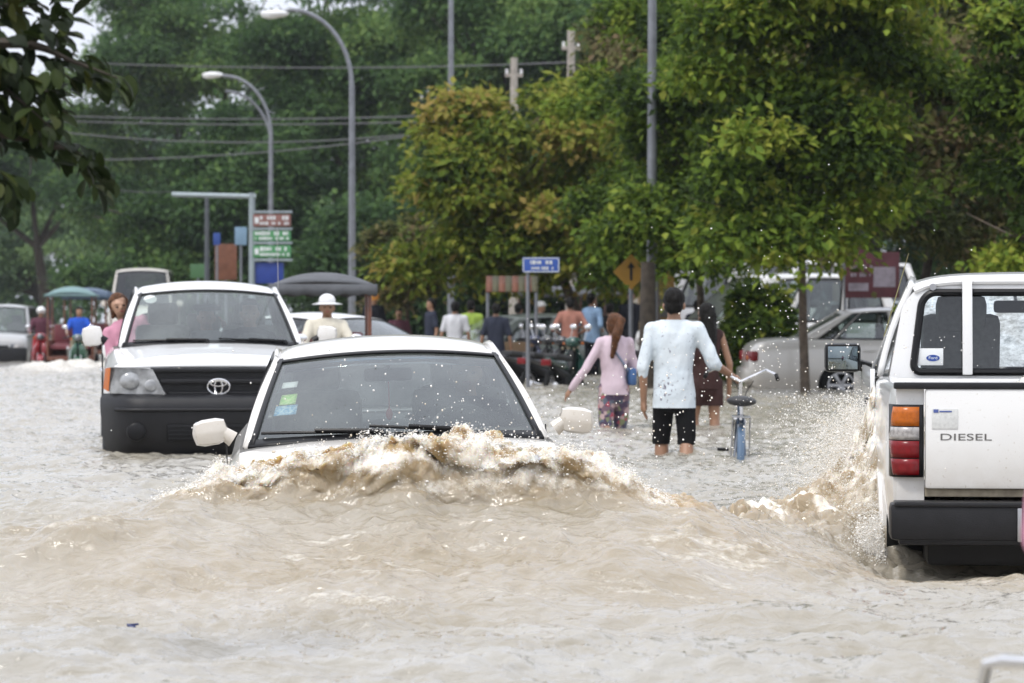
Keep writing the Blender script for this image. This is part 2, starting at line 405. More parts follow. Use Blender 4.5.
Z = np.where(far_w, 0, Z)
V = np.stack([X, Y + YD, Z], -1).reshape(-1, 3)
nr, nc = X.shape
idx = np.arange(nr * nc).reshape(nr, nc)
Q = np.stack([idx[:-1, :-1], idx[:-1, 1:], idx[1:, 1:], idx[1:, :-1]], -1).reshape(-1, 4)
def np_mesh(name, V, Q, attrs=None, smooth=True):
    me = bpy.data.meshes.new(name); k = Q.shape[1]
    me.vertices.add(len(V)); me.vertices.foreach_set('co', np.ascontiguousarray(V, dtype=np.float32).ravel())
    me.loops.add(Q.size); me.loops.foreach_set('vertex_index', np.ascontiguousarray(Q, dtype=np.int32).ravel())
    me.polygons.add(len(Q)); me.polygons.foreach_set('loop_start', np.arange(0, Q.size, k, dtype=np.int32))
    me.polygons.foreach_set('loop_total', np.full(len(Q), k, dtype=np.int32))
    for n, a in (attrs or {}).items():
        at = me.attributes.new(n, 'FLOAT', 'POINT'); at.data.foreach_set('value', np.ascontiguousarray(a, dtype=np.float32).ravel())
    me.update(calc_edges=True); me.validate()
    me.polygons.foreach_set('use_smooth', [smooth] * len(me.polygons)); return me
def water_mat():
    m, nt, b = nodes_of('flood_water'); L, N = nt.links.new, nt.nodes.new
    tc = N('ShaderNodeTexCoord'); mp = N('ShaderNodeMapping'); mp.inputs['Scale'].default_value = (1, 1.6, 1); L(tc.outputs['Object'], mp.inputs['Vector'])
    fa = N('ShaderNodeAttribute'); fa.attribute_name = 'foam'
    ca = N('ShaderNodeAttribute'); ca.attribute_name = 'churn'
    fn = N('ShaderNodeTexNoise'); fn.inputs['Scale'].default_value = 26; fn.inputs['Detail'].default_value = 6; fn.inputs['Roughness'].default_value = .7
    L(mp.outputs[0], fn.inputs['Vector'])
    # foam lace: threshold noise by the foam amount
    s1 = N('ShaderNodeMath'); s1.operation = 'ADD'; L(fa.outputs['Fac'], s1.inputs[0]); L(fn.outputs['Fac'], s1.inputs[1])
    mr = N('ShaderNodeMapRange'); mr.inputs['From Min'].default_value = .72; mr.inputs['From Max'].default_value = 1.25; L(s1.outputs[0], mr.inputs['Value'])
    mn = N('ShaderNodeTexNoise'); mn.inputs['Scale'].default_value = 1.1; mn.inputs['Detail'].default_value = 4; L(mp.outputs[0], mn.inputs['Vector'])
    mud = N('ShaderNodeValToRGB'); e = mud.color_ramp.elements
    e[0].position = .35; e[0].color = (.268, .242, .186, 1); e[1].position = .7; e[1].color = (.338, .322, .282, 1)
    L(mn.outputs['Fac'], mud.inputs['Fac'])
    mc = N('ShaderNodeMix'); mc.data_type = 'RGBA'; mc.inputs['B'].default_value = (.34, .225, .085, 1)
    cm_ = N('ShaderNodeMath'); cm_.operation = 'MULTIPLY'; cm_.inputs[1].default_value = .8; L(ca.outputs['Fac'], cm_.inputs[0])
    L(cm_.outputs[0], mc.inputs['Factor']); L(mud.outputs['Color'], mc.inputs['A'])
    mx = N('ShaderNodeMix'); mx.data_type = 'RGBA'; mx.inputs['B'].default_value = (.84, .79, .70, 1)
    L(mr.outputs[0], mx.inputs['Factor']); L(mc.outputs['Result'], mx.inputs['A']); L(mx.outputs['Result'], b.inputs['Base Color'])
    rr = N('ShaderNodeMapRange'); rr.inputs['To Min'].default_value = .045; rr.inputs['To Max'].default_value = .5; L(mr.outputs[0], rr.inputs['Value']); L(rr.outputs[0], b.inputs['Roughness'])
    b.inputs['IOR'].default_value = 1.6
    b.inputs['Subsurface Radius'].default_value = (.10, .065, .03); b.inputs['Subsurface Scale'].default_value = .6
    sw = N('ShaderNodeMath'); sw.operation = 'MULTIPLY'; sw.inputs[1].default_value = .6; L(ca.outputs['Fac'], sw.inputs[0]); L(sw.outputs[0], b.inputs['Subsurface Weight'])
    r1 = N('ShaderNodeTexNoise'); r1.inputs['Scale'].default_value = 9; r1.inputs['Detail'].default_value = 5; r1.inputs['Distortion'].default_value = .6; L(mp.outputs[0], r1.inputs['Vector'])
    b1 = N('ShaderNodeBump'); b1.inputs['Strength'].default_value = .55; b1.inputs['Distance'].default_value = .05; L(r1.outputs['Fac'], b1.inputs['Height'])
    b2 = N('ShaderNodeBump'); b2.inputs['Strength'].default_value = .4; b2.inputs['Distance'].default_value = .02; L(mr.outputs[0], b2.inputs['Height']); L(b1.outputs[0], b2.inputs['Normal'])
    L(b2.outputs[0], b.inputs['Normal']); return m
WM = water_mat()
me = np_mesh('water', V, Q, {'foam': FO, 'churn': CHN}); me.materials.append(WM)
tag(link('water', me), 'muddy brown flood water covering the street', kind='structure')

# ------------------------------------------------------------------ spray: droplets as real little drops
def drop_template():
    t = (1 + 5 ** .5) / 2
    v = np.array([(-1,t,0),(1,t,0),(-1,-t,0),(1,-t,0),(0,-1,t),(0,1,t),(0,-1,-t),(0,1,-t),(t,0,-1),(t,0,1),(-t,0,-1),(-t,0,1)], float)
    v /= np.linalg.norm(v[0])
    f = np.array([(0,11,5),(0,5,1),(0,1,7),(0,7,10),(0,10,11),(1,5,9),(5,11,4),(11,10,2),(10,7,6),(7,1,8),(3,9,4),(3,4,2),(3,2,6),(3,6,8),(3,8,9),(4,9,5),(2,4,11),(6,2,10),(8,6,7),(9,8,1)])
    return v, f
DV, DF = drop_template()
def drops(name, C, rad, m, label, stretch=None):
    n = len(C); st = np.ones((n, 3)) if stretch is None else stretch
    V = C[:, None, :] + DV[None] * (rad[:, None] * st)[:, None, :]
    Q = DF[None] + (np.arange(n) * 12)[:, None, None]
    me = np_mesh(name, V.reshape(-1, 3), Q.reshape(-1, 3)); me.materials.append(m)
    return tag(link(name, me), label, 'water spray', kind='stuff')
def drop_mat():
    m, nt, b = nodes_of('spray_water'); L, N = nt.links.new, nt.nodes.new
    g_ = N('ShaderNodeNewGeometry'); cr_ = N('ShaderNodeValToRGB'); e = cr_.color_ramp.elements
    e[0].color = (.66, .58, .45, 1); e[1].color = (.92, .90, .86, 1); e[1].position = .5
    L(g_.outputs['Random Per Island'], cr_.inputs[0]); L(cr_.outputs[0], b.inputs['Base Color'])
    b.inputs['Roughness'].default_value = .3; b.inputs['IOR'].default_value = 1.33; b.inputs['Subsurface Weight'].default_value = .0
    return m
DM = drop_mat()
# froth riding on the bow wave
n = 26000
x = rng.uniform(-1.55, .7, n); t = np.abs(rng.normal(0, .5, n)); y = crest_y(x) + rng.normal(-.02, .10, n) + .05
z0, yd, fo, ch = water(x, y)
k = fo > rng.uniform(.1, .8, n)
x, y, z0, yd = x[k], y[k], z0[k], yd[k]
rad = rng.uniform(.0009, .0026, len(x)) * (1 + .8 * (rng.random(len(x)) < .08))
lift = np.abs(rng.exponential(.012, len(x)))
drops('wave_foam', np.stack([x, y + yd - .03 * rng.random(len(x)), z0 + lift - .006], -1), rad, DM,
      'tan froth breaking along the bow wave in front of the sedan', np.stack([rng.uniform(.8, 2.2, len(x)), np.ones(len(x)), rng.uniform(.6, 1.3, len(x))], -1))
# drops thrown over the bonnet and to the right of the sedan
n = 520
x = np.concatenate([rng.normal(-.25, .45, 260), rng.normal(.62, .42, 260)])
y = rng.uniform(12.2, 14.6, n)
z = np.concatenate([.55 + rng.exponential(.10, 260), .35 + np.abs(rng.normal(.05, .38, 260))])
rad = rng.uniform(.0016, .0046, n) * (1 + .5 * (rng.random(n) < .1))
drops('water_droplets', np.stack([x, y, z], -1), rad, DM, 'white drops of water flying up beside the cream sedan', np.stack([np.ones(n), np.ones(n), rng.uniform(1, 1.7, n)], -1))
# curtain of spray thrown up along the left flank of the pickup: filaments of drops on ballistic arcs
nf, per = 2200, 120
y0 = 13.35 + 3.0 * rng.random(nf) ** .9
pw_ = np.exp(-((y0 - 15.6) / 1.5) ** 2)
vz = rng.uniform(.4, 3.3, nf) * (.35 + .75 * pw_); vx = -rng.uniform(.05, 1.15, nf) * (.5 + .5 * pw_) * np.where(rng.random(nf) < .5, .35, 1); vy = rng.normal(-.5, .5, nf)
tt = rng.random((nf, per)) * np.minimum(.95, 2 * vz / 9.8 + .05)[:, None]
jit = (.006 + .075 * tt)[..., None] * rng.normal(size=(nf, per, 3))
sx = 1.69 + (y0 - 12.95) * .0875 - .03
P = np.stack([sx[:, None] + vx[:, None] * tt, y0[:, None] + vy[:, None] * tt, .03 + vz[:, None] * tt - 4.9 * tt ** 2], -1) + jit
P = P.reshape(-1, 3); P = P[(P[:, 2] > -.02) & (P[:, 0] < 1.69 + (P[:, 1] - 12.95) * .0875 - .012)]
rad = np.clip(np.exp(rng.normal(math.log(.00125), .5, len(P))), .0005, .0065)
drops('spray_curtain', P, rad, DM, 'curtain of white spray thrown up along the flank of the pickup', np.stack([rng.uniform(1, 1.6, len(P)), np.ones(len(P)), rng.uniform(.8, 1.6, len(P))], -1))
n = 420
P = np.stack([rng.normal(1.5, .35, n), rng.uniform(13.5, 16.5, n), np.abs(rng.normal(.75, .32, n))], -1)
drops('flying_droplets', P, rng.uniform(.002, .0048, n), DM, 'fine white drops hanging in the air left of the pickup cab')
# ------------------------------------------------------------------ shared vehicle materials
white = paint('white_paint', (.76, .76, .75), .35)
cream = paint('cream_paint', (.66, .63, .58), .4)
silver = paint('silver_paint', (.62, .60, .57), .4, .12)
darkpaint = paint('dark_green_paint', (.03, .05, .045), .6)
black_pl = mat('black_plastic', (.012, .012, .014), .42, var=.3, scale=14, bump=.15, bscale=220, spec=.34)
rubber = mat('tyre_rubber', (.012, .012, .012), .8, var=.3, spec=.2)
trimb = mat('black_trim', (.008, .008, .009), .4, var=.1, spec=.25)
chrome = mat('chrome', (.75, .75, .76), .12, 1, var=.05)
steel = mat('steel', (.45, .45, .46), .35, .9, var=.2)
interior = mat('dark_interior', (.13, .125, .115), .8, var=.25, scale=20)
seatm = mat('grey_seat_cloth', (.20, .195, .18), .9, var=.2, scale=40)
wind = glass('windscreen_glass', (.84, .90, .87), .03, True, .085)
sideg = glass('side_window_glass', (.50, .56, .54), .05)
cleang = glass('clear_lens', (.9, .92, .93), .06, False)
amber = mat('amber_lens', (.50, .13, .015), .25, var=.2, scale=60, coat=.1, spec=.3)
red = mat('red_lens', (.19, .005, .008), .25, var=.25, scale=50, coat=.1, spec=.3)
clearlens = mat('pale_lens', (.42, .40, .39), .2, var=.35, scale=60, coat=.3)
reflector = mat('lamp_reflector', (.24, .25, .27), .22, .55, var=.7, scale=26)
mirrorg = mat('mirror_glass', (.22, .26, .27), .03, 1, var=.03)  # dark greenish tint stands in for the reflections in the mirror

def wheel(parent, c, r=.31, w=.2, spokes=5, rimm=None, side=1):
    t = MB(); t.lathe([(r*.66, -w/2), (r*.9, -w/2), (r*.98, -w*.36), (r, -w*.2), (r, w*.2), (r*.98, w*.36), (r*.9, w/2), (r*.66, w/2), (r*.66, -w/2)], (0, 0, 0), 'X', 32)
    for k in range(28):                                     # tread blocks
        a = 2*math.pi*k/28
        t.box((0, r*.995*math.cos(a), r*.995*math.sin(a)), (w*.62, r*.14, .012), 0, (a + math.pi/2, 0, 0))
    o = t.build('wheel', rubber, parent); o.location = c
    m = MB(); m.lathe([(r*.67, -w*.42), (r*.67, w*.42), (r*.61, w*.42), (r*.58, w*.2), (r*.58, -w*.42), (r*.67, -w*.42)], (0, 0, 0), 'X', 32)
    for k in range(spokes):
        a = 2*math.pi*k/spokes
        m.box((side*w*.3, r*.36*math.cos(a), r*.36*math.sin(a)), (.03, r*.56, r*.16), .008, (a, 0, 0))
    m.lathe([(.001, side*w*.36), (r*.16, side*w*.34), (r*.18, side*w*.2), (.001, side*w*.2)], (0, 0, 0), 'X', 16)
    m.build('rim', rimm or steel, o)
    return o

def lower_body(spec, mats, parent):
    """loft of the body below the belt line, open wheel arches, dark cabin deck inside the pillars"""
    st = cr([s[:5] for s in spec['stations']], 5)
    rows = []
    for (y, w, zb, zt, crown) in st:
        h = zt - zb
        half = [(0, zb), (w*.86, zb), (w*.95, zb+.05*h), (w*.985, zb+.2*h), (w, zb+.42*h), (w*.998, zb+.62*h), (w*.985, zb+.8*h), (w*.955, zb+.92*h), (w*.90, zb+.985*h), (w*.80, zt+.12*crown), (w*.5, zt+.72*crown), (w*.25, zt+.94*crown), (0, zt+crown)]
        ring = [(x, y, z) for x, z in half] + [(-x, y, z) for x, z in half[-2:0:-1]]
        rows.append(ring)
    b = MB(); b.grid(rows, True); n = len(rows[0])
    b.f.append(tuple(range(n))); b.m.append(0); b.f.append(tuple(range((len(rows)-1)*n, len(rows)*n))[::-1]); b.m.append(0)
    y0, y1 = spec['cabin']
    for i, f in enumerate(b.f):
        c = np.mean([b.v[k] for k in f], axis=0)
        if y0 < c[1] < y1 and len(f) == 4:
            top = np.interp(c[1], [s[0] for s in st], [s[3] for s in st])
            wd = np.interp(c[1], [s[0] for s in st], [s[1] for s in st])
            if c[2] > top - .01 and abs(c[0]) < wd*.86: b.m[i] = 1
    me = b.mesh('body', mats, 30); o = link('body', me)
    cut = MB(); cut.mi = 2
    for (yy, zz, rr) in spec['arches']:
        for sx in (-1, 1):
            wv = spec['hw']
            cut.lathe([(.001, sx*(wv-.30)), (rr, sx*(wv-.30)), (rr, sx*(wv+.2)), (.001, sx*(wv+.2))], (0, yy, zz), 'X', 28)
    if spec['arches']:
        c = cut.build('cut', mats); q = o.modifiers.new('b', 'BOOLEAN'); q.operation = 'DIFFERENCE'; q.object = c; q.solver = 'EXACT'
        me2 = baked(o, 'body'); bpy.data.objects.remove(c, do_unlink=True); smooth_angle(me2, 30); o = link('body', me2)
    o.parent = parent; return o

def lerp(a, b, t): return tuple(a[i] + (b[i]-a[i])*t for i in range(len(a)))
class Cabin:
    """greenhouse surfaces from four half-corners: windscreen base/top, rear top/base"""
    def __init__(s, A0, A1, C1, C0, bulge=.10, rbulge=.05, crown=.035, sb=.02):
        s.A0, s.A1, s.C1, s.C0, s.bulge, s.rb, s.crown, s.sb = A0, A1, C1, C0, bulge, rbulge, crown, sb
    def screen(s, u, v, off=0):
        a, b = s.A0, s.A1; x = (a[0]+(b[0]-a[0])*v)*u; k = 1-u*u
        bow = .02*math.sin(math.pi*v)
        dy, dz = b[1]-a[1], b[2]-a[2]; ln = math.hypot(dy, dz); ny, nz = -dz/ln, dy/ln
        y = a[1]+dy*v - (s.bulge*(1-v)+s.bulge*.5*v)*k; z = a[2]+dz*v + s.crown*k*v + .02*k*(1-v)
        return (x, y+ny*(bow+off), z+nz*(bow+off))
    def back(s, u, v, off=0):
        a, b = s.C0, s.C1; x = (a[0]+(b[0]-a[0])*v)*u; k = 1-u*u
        dy, dz = b[1]-a[1], b[2]-a[2]; ln = math.hypot(dy, dz); ny, nz = dz/ln, -dy/ln
        return (x, a[1]+dy*v + s.rb*k+ny*off, a[2]+dz*v+s.crown*k*v+.015*k*(1-v)+nz*off)
    def roof(s, u, v):
        x = (s.A1[0]+(s.C1[0]-s.A1[0])*v)*u; k = 1-u*u
        y = s.A1[1]+(s.C1[1]-s.A1[1])*v - s.bulge*.5*k*(1-v) + s.rb*k*v
        z = s.A1[2]+(s.C1[2]-s.A1[2])*v + s.crown*k + .055*math.sin(math.pi*v)*(1-.35*abs(u)**3)
        if abs(u) > .93: z -= .012*(abs(u)-.93)/.07
        return (x, y, z)
    def side(s, u, v, sx=1, off=0):
        b = lerp(s.A0, s.C0, u); t = lerp(s.A1, s.C1, u); p = lerp(b, t, v)
        bow = s.sb*math.sin(math.pi*min(max(v, 0), 1)) + off; top = .05*math.sin(math.pi*u)*v
        return (sx*(p[0]+bow*.95), p[1], p[2]+bow*.2+top)
    def patch(s, fn, us, vs, **k): return [[fn(u, v, **k) for u in us] for v in vs]
ls = lambda a, b, n: list(np.linspace(a, b, n))

def greenhouse(parent, cb, body_m, wins, skip=(), frame_m=None, front_glass=wind, rear_glass=wind, side_glass=sideg, pw=.06, rear=True):
    # roof and pillars in body colour
    r = MB(); r.grid([[cb.roof(u, v) for u in ls(-1, 1, 21)] for v in ls(0, 1, 11)]); r.build('roof', body_m, parent, 40, .022, offset=-1)
    p = MB()
    for sx in (-1, 1):
        p.grid(cb.patch(cb.screen, ls(sx*(1-pw), sx*1.0, 3), ls(0, 1, 9), off=.004))
        if rear: p.grid(cb.patch(cb.back, ls(sx*(1-pw*1.6), sx*1.0, 3), ls(0, 1, 7), off=.004))
        p.grid(cb.patch(cb.side, ls(0, 1, 15), ls(.93, 1.0, 3), sx=sx, off=.006))
        edges = [0.0] + [w for q in wins for w in q] + [1.0]
        for a, b in zip(edges[0::2], edges[1::2]):
            if b - a > .002: p.grid(cb.patch(cb.side, ls(a, b, 4), ls(0, 1, 9), sx=sx, off=.006))
    p.grid(cb.patch(cb.screen, ls(-1, 1, 15), ls(.945, 1, 3), off=.004))
    if rear: p.grid(cb.patch(cb.back, ls(-1, 1, 15), ls(.93, 1, 3), off=.004)); p.grid(cb.patch(cb.back, ls(-1, 1, 15), ls(0, .07, 3), off=.004))
    p.build('pillar', body_m, parent, 40, .03, offset=-1)
    g_ = MB(); g_.grid(cb.patch(cb.screen, ls(-.975, .975, 21), ls(.0, .97, 11))); ws = g_.build('windscreen', front_glass, parent, 40)
    t = MB()                                                    # black seal round the screen
    for sx in (-1, 1): t.grid(cb.patch(cb.screen, ls(sx*(1-pw-.03), sx*(1-pw+.005), 3), ls(0, .97, 9), off=.006))
    t.grid(cb.patch(cb.screen, ls(-.97, .97, 15), ls(.92, .95, 3), off=.006)); t.grid(cb.patch(cb.screen, ls(-.97, .97, 15), ls(-.02, .05, 3), off=.006))
    t.build('seal', trimb, ws, 40, .008)
    for sx in (-1, 1):
        for wi, (a, b) in enumerate(wins):
            if (sx, wi) in skip: continue
            w_ = MB(); w_.grid(cb.patch(cb.side, ls(a-.01, b+.01, 7), ls(.0, .95, 6), sx=sx)); sw = w_.build('side_window', side_glass, parent, 40)
            f_ = MB(); f_.grid(cb.patch(cb.side, ls(a, b, 7), ls(.90, .94, 3), sx=sx, off=.008)); f_.grid(cb.patch(cb.side, ls(a, b, 7), ls(.0, .05, 3), sx=sx, off=.008))
            f_.grid(cb.patch(cb.side, ls(a, a+.012, 3), ls(0, .94, 5), sx=sx, off=.008)); f_.grid(cb.patch(cb.side, ls(b-.012, b, 3), ls(0, .94, 5), sx=sx, off=.008))
            f_.build('seal', trimb, sw, 40, .006)
    if rear:
        w_ = MB(); w_.grid(cb.patch(cb.back, ls(-.93, .93, 13), ls(.05, .96, 7))); w_.build('rear_window', rear_glass, parent, 40)
    return ws
def seats(parent, rows, z, wid=.25, top=.62, xs=(-.37, .37)):
    for y in rows:
        for x in xs:
            b = MB(); b.box((x, y, z+top*.33), (wid*1.9, .13, top*.72), .064, (R(-12), 0, 0)); b.build('seat', seatm, parent)
            h = MB(); h.box((x, y+.10, z+top*.86), (wid*1.05, .10, .19), .045, (R(-8), 0, 0))
            for q in (-.05, .05): h.tube([(x+q, y+.06, z+top*.62), (x+q, y+.10, z+top*.85)], .008, 6)
            h.build('headrest', seatm, parent)
def steering(parent, c):
    b = MB(); b.torus((0, 0, 0), .185, .014, 'Y', 28, 8); b.box((0, 0, 0), (.34, .02, .04), .01); b.ell((0, -.01, 0), (.06, .03, .06))
    o = b.build('steering_wheel', trimb, parent); o.location = c; o.rotation_euler = (R(-22), 0, 0)
def wiper(parent, cb, u0, u1, v0, v1):
    b = MB(); P = [cb.screen(u0+(u1-u0)*t, v0+(v1-v0)*t, .018) for t in ls(0, 1, 8)]
    b.tube(P, .008, 6); Q = [cb.screen(u0+(u1-u0)*t, v0+(v1-v0)*t-.01, .035) for t in ls(0, .55, 5)]
    b.tube(Q, .009, 6); b.ell(cb.screen(u0, v0-.01, .02), .02); b.build('wiper', trimb, parent)
def door_mirror(parent, c, sx, body_m, size=(.2, .11, .15), mm=None):
    """c: attachment on the door; housing outboard, glass facing the rear"""
    b = MB(); w, d, h = size
    b.box((sx*w*.60, .0, h*.2), (w*.95, d*.9, h*.92), min(d, h)*.44, (0, sx*R(7), -sx*R(10)))
    o = b.build('door_mirror', body_m, parent); o.location = c
    a = MB(); a.tube([(-.0*sx, 0, -.01), (sx*w*.3, -.005, .03)], [.04, .03], 10); a.build('mirror_arm', mm or trimb, o)
    q = MB(); q.box((sx*w*.62, .02+d*.25+.003, h*.2), (w*.76, .004, h*.72), .001); q.build('mirror_glass', mirrorg, o)
    return o
def handle(parent, c, m):
    b = MB(); b.box(c, (.03, .17, .03), .01); b.build('door_handle', m, parent)

# ------------------------------------------------------------------ cream sedan ploughing through the flood
def sedan_spec(hw):
    return dict(hw=hw, cabin=(.02, 2.72), arches=[(-.42, .30, .335), (2.12, .30, .335)], stations=[
        (-1.16, hw*.70, .34, .58, .01), (-1.12, hw*.82, .24, .66, .02), (-1.02, hw*.92, .19, .71, .03), (-.75, hw*.975, .17, .79, .045), (-.35, hw*.99, .17, .86, .05), (0, hw, .17, .925, .04),
        (.5, hw, .17, .945, .01), (1.2, hw, .17, .955, .01), (2.0, hw, .17, .965, .01), (2.65, hw*.99, .18, .965, .02), (3.0, hw*.975, .19, .955, .03), (3.25, hw*.95, .22, .93, .03), (3.38, hw*.90, .28, .86, .02), (3.43, hw*.82, .36, .76, .01)])
def make_sedan(root, pm, full=True, rimm=None):
    hw = .85; sp = sedan_spec(hw)
    body = lower_body(sp, [pm, interior, trimb], root)
    cb = Cabin((.745, .10, .935), (.575, .86, 1.325), (.56, 2.02, 1.335), (.70, 2.72, .96), bulge=.12, rbulge=.06, crown=.04)
    ws = greenhouse(root, cb, pm, [(.12, .46), (.50, .80), (.815, .90)], pw=.042)
    for sx in (-1, 1):
        door_mirror(root, (sx*.80, .30, .975), sx, pm, (.185, .12, .135), pm)
        for yy in (-.42, 2.12): wheel(root, (sx*(hw-.105), yy, .30), .305, .19, 6, rimm, sx)
        for yy in (.92, 1.72): handle(root, (sx*(hw+.004), yy, .80), pm)
        h = MB(); h.box((sx*.60, -1.09, .60), (.36, .14, .13), .045, (0, 0, sx*R(17))); hl = h.build('headlight', cleang, root)
        q = MB(); q.ell((sx*.62, -1.06, .60), (.13, .06, .05)); q.build('reflector', reflector, hl)
        t = MB(); t.box((sx*.655, 3.385, .72), (.32, .10, .15), .03, (0, 0, -sx*R(15))); tl = t.build('taillight', red, root)
        a = MB(); a.box((sx*.60, 3.425, .70), (.10, .06, .06), .015, (0, 0, -sx*R(12))); a.build('indicator', amber, tl)
        for (a0, a1) in ((.30, .34),):
            d = MB(); d.tube([(sx*(hw+.002), 1.3, .95), (sx*(hw+.005), 1.3, .5), (sx*(hw*.99), 1.3, .25)], .004, 5); d.build('door_seam', trimb, root)
    gr = MB(); gr.box((0, -1.17, .60), (.62, .05, .10), .02)
    for k in range(3): gr.box((0, -1.2, .57+k*.03), (.60, .02, .008), .002)
    gr.build('grille', trimb, root)
    bp = MB(); bp.box((0, -1.13, .40), (1.45, .16, .20), .06); bp.build('bumper', pm, root)
    bp = MB(); bp.box((0, 3.42, .45), (1.5, .16, .22), .06); bp.build('bumper', pm, root)
    wiper(root, cb, -.10, -.90, .035, .09); wiper(root, cb, .40, -.18, .035, .10)
    seats(root, [1.12], .82, .25, .50); seats(root, [2.05], .80, .26, .30)
    steering(root, (.37, .66, .90))
    m = MB(); m.box((0, 0, 0), (.25, .03, .065), .02); m.tube([(0, 0, .02), (0, -.06, .07)], .01, 6); o = m.build('rear_view_mirror', trimb, root); o.location = (0, .86, 1.235)
    return cb, ws
root = empty('sedan', (-.500, 13.33, -.415), R(4.6), 'cream sedan driving nose first through its own breaking bow wave', 'car')
root.rotation_euler = (0, R(-1.7), R(4.6)); root.scale = (.945, 1, 1)
cb, ws = make_sedan(root, cream)
# registration stickers and a green tint strip along the top of the screen
def screen_patch(cb, u0, u1, v0, v1, m, name, parent, off=-.006):
    b = MB(); b.grid(cb.patch(cb.screen, ls(u0, u1, 4), ls(v0, v1, 4), off=off)); return b.build(name, m, parent, solid=.002)
blue_st = mat('blue_sticker', (.10, .32, .55), .5, var=.3, scale=60, col2=(.5, .65, .72)); green_st = mat('green_sticker', (.25, .55, .10), .5, var=.4, scale=70, col2=(.55, .7, .3)); white_st = mat('white_sticker', (.75, .77, .77), .5)
screen_patch(cb, -.86, -.70, .30, .40, blue_st, 'sticker', ws); screen_patch(cb, -.84, -.72, .41, .52, green_st, 'sticker', ws); screen_patch(cb, -.86, -.74, .60, .67, white_st, 'sticker', ws)
tint = glass('tint_strip', (.35, .52, .62), .04, False)
screen_patch(cb, -.88, .88, .80, .91, tint, 'sun_strip', ws)
# hanging charm under the mirror
m = MB(); m.tube([(0, .86, 1.20), (0, .87, 1.06)], .004, 5); m.ell((0, .87, 1.04), (.018, .012, .03)); m.build('hanging_charm', mat('red_charm', (.4, .05, .04), .6), root)
# driver is a separate person
CARS = {'sedan': root}
def add_text(txt, size, m, name, parent, loc, rot, sx=1, ex=.003):
    M = Matrix.Translation(loc) @ Euler(rot).to_matrix().to_4x4()
    return text_obj(txt, size, ex, m, name, parent, M, sx)

# other sedans share its shapes
r2 = empty('sedan', (wx(748, 43.5)+1.0, 43.4, -.28), 0, 'silver sedan parked behind the thin tree trunk with its red tail lamp showing', 'car')
r2.scale = (1, 1, 1)
make_sedan(r2, silver)
r2.rotation_euler = (0, 0, R(90))
r2.location = (wx(745, 43.5) + 3.43*1.03, 43.5, -.22); r2.scale = (1.03,)*3
r3 = empty('sedan', (wx(404, 36), 36, -.26), R(52), 'white sedan half hidden between the canopy trailer and the cream sedan roof', 'car')
make_sedan(r3, white)

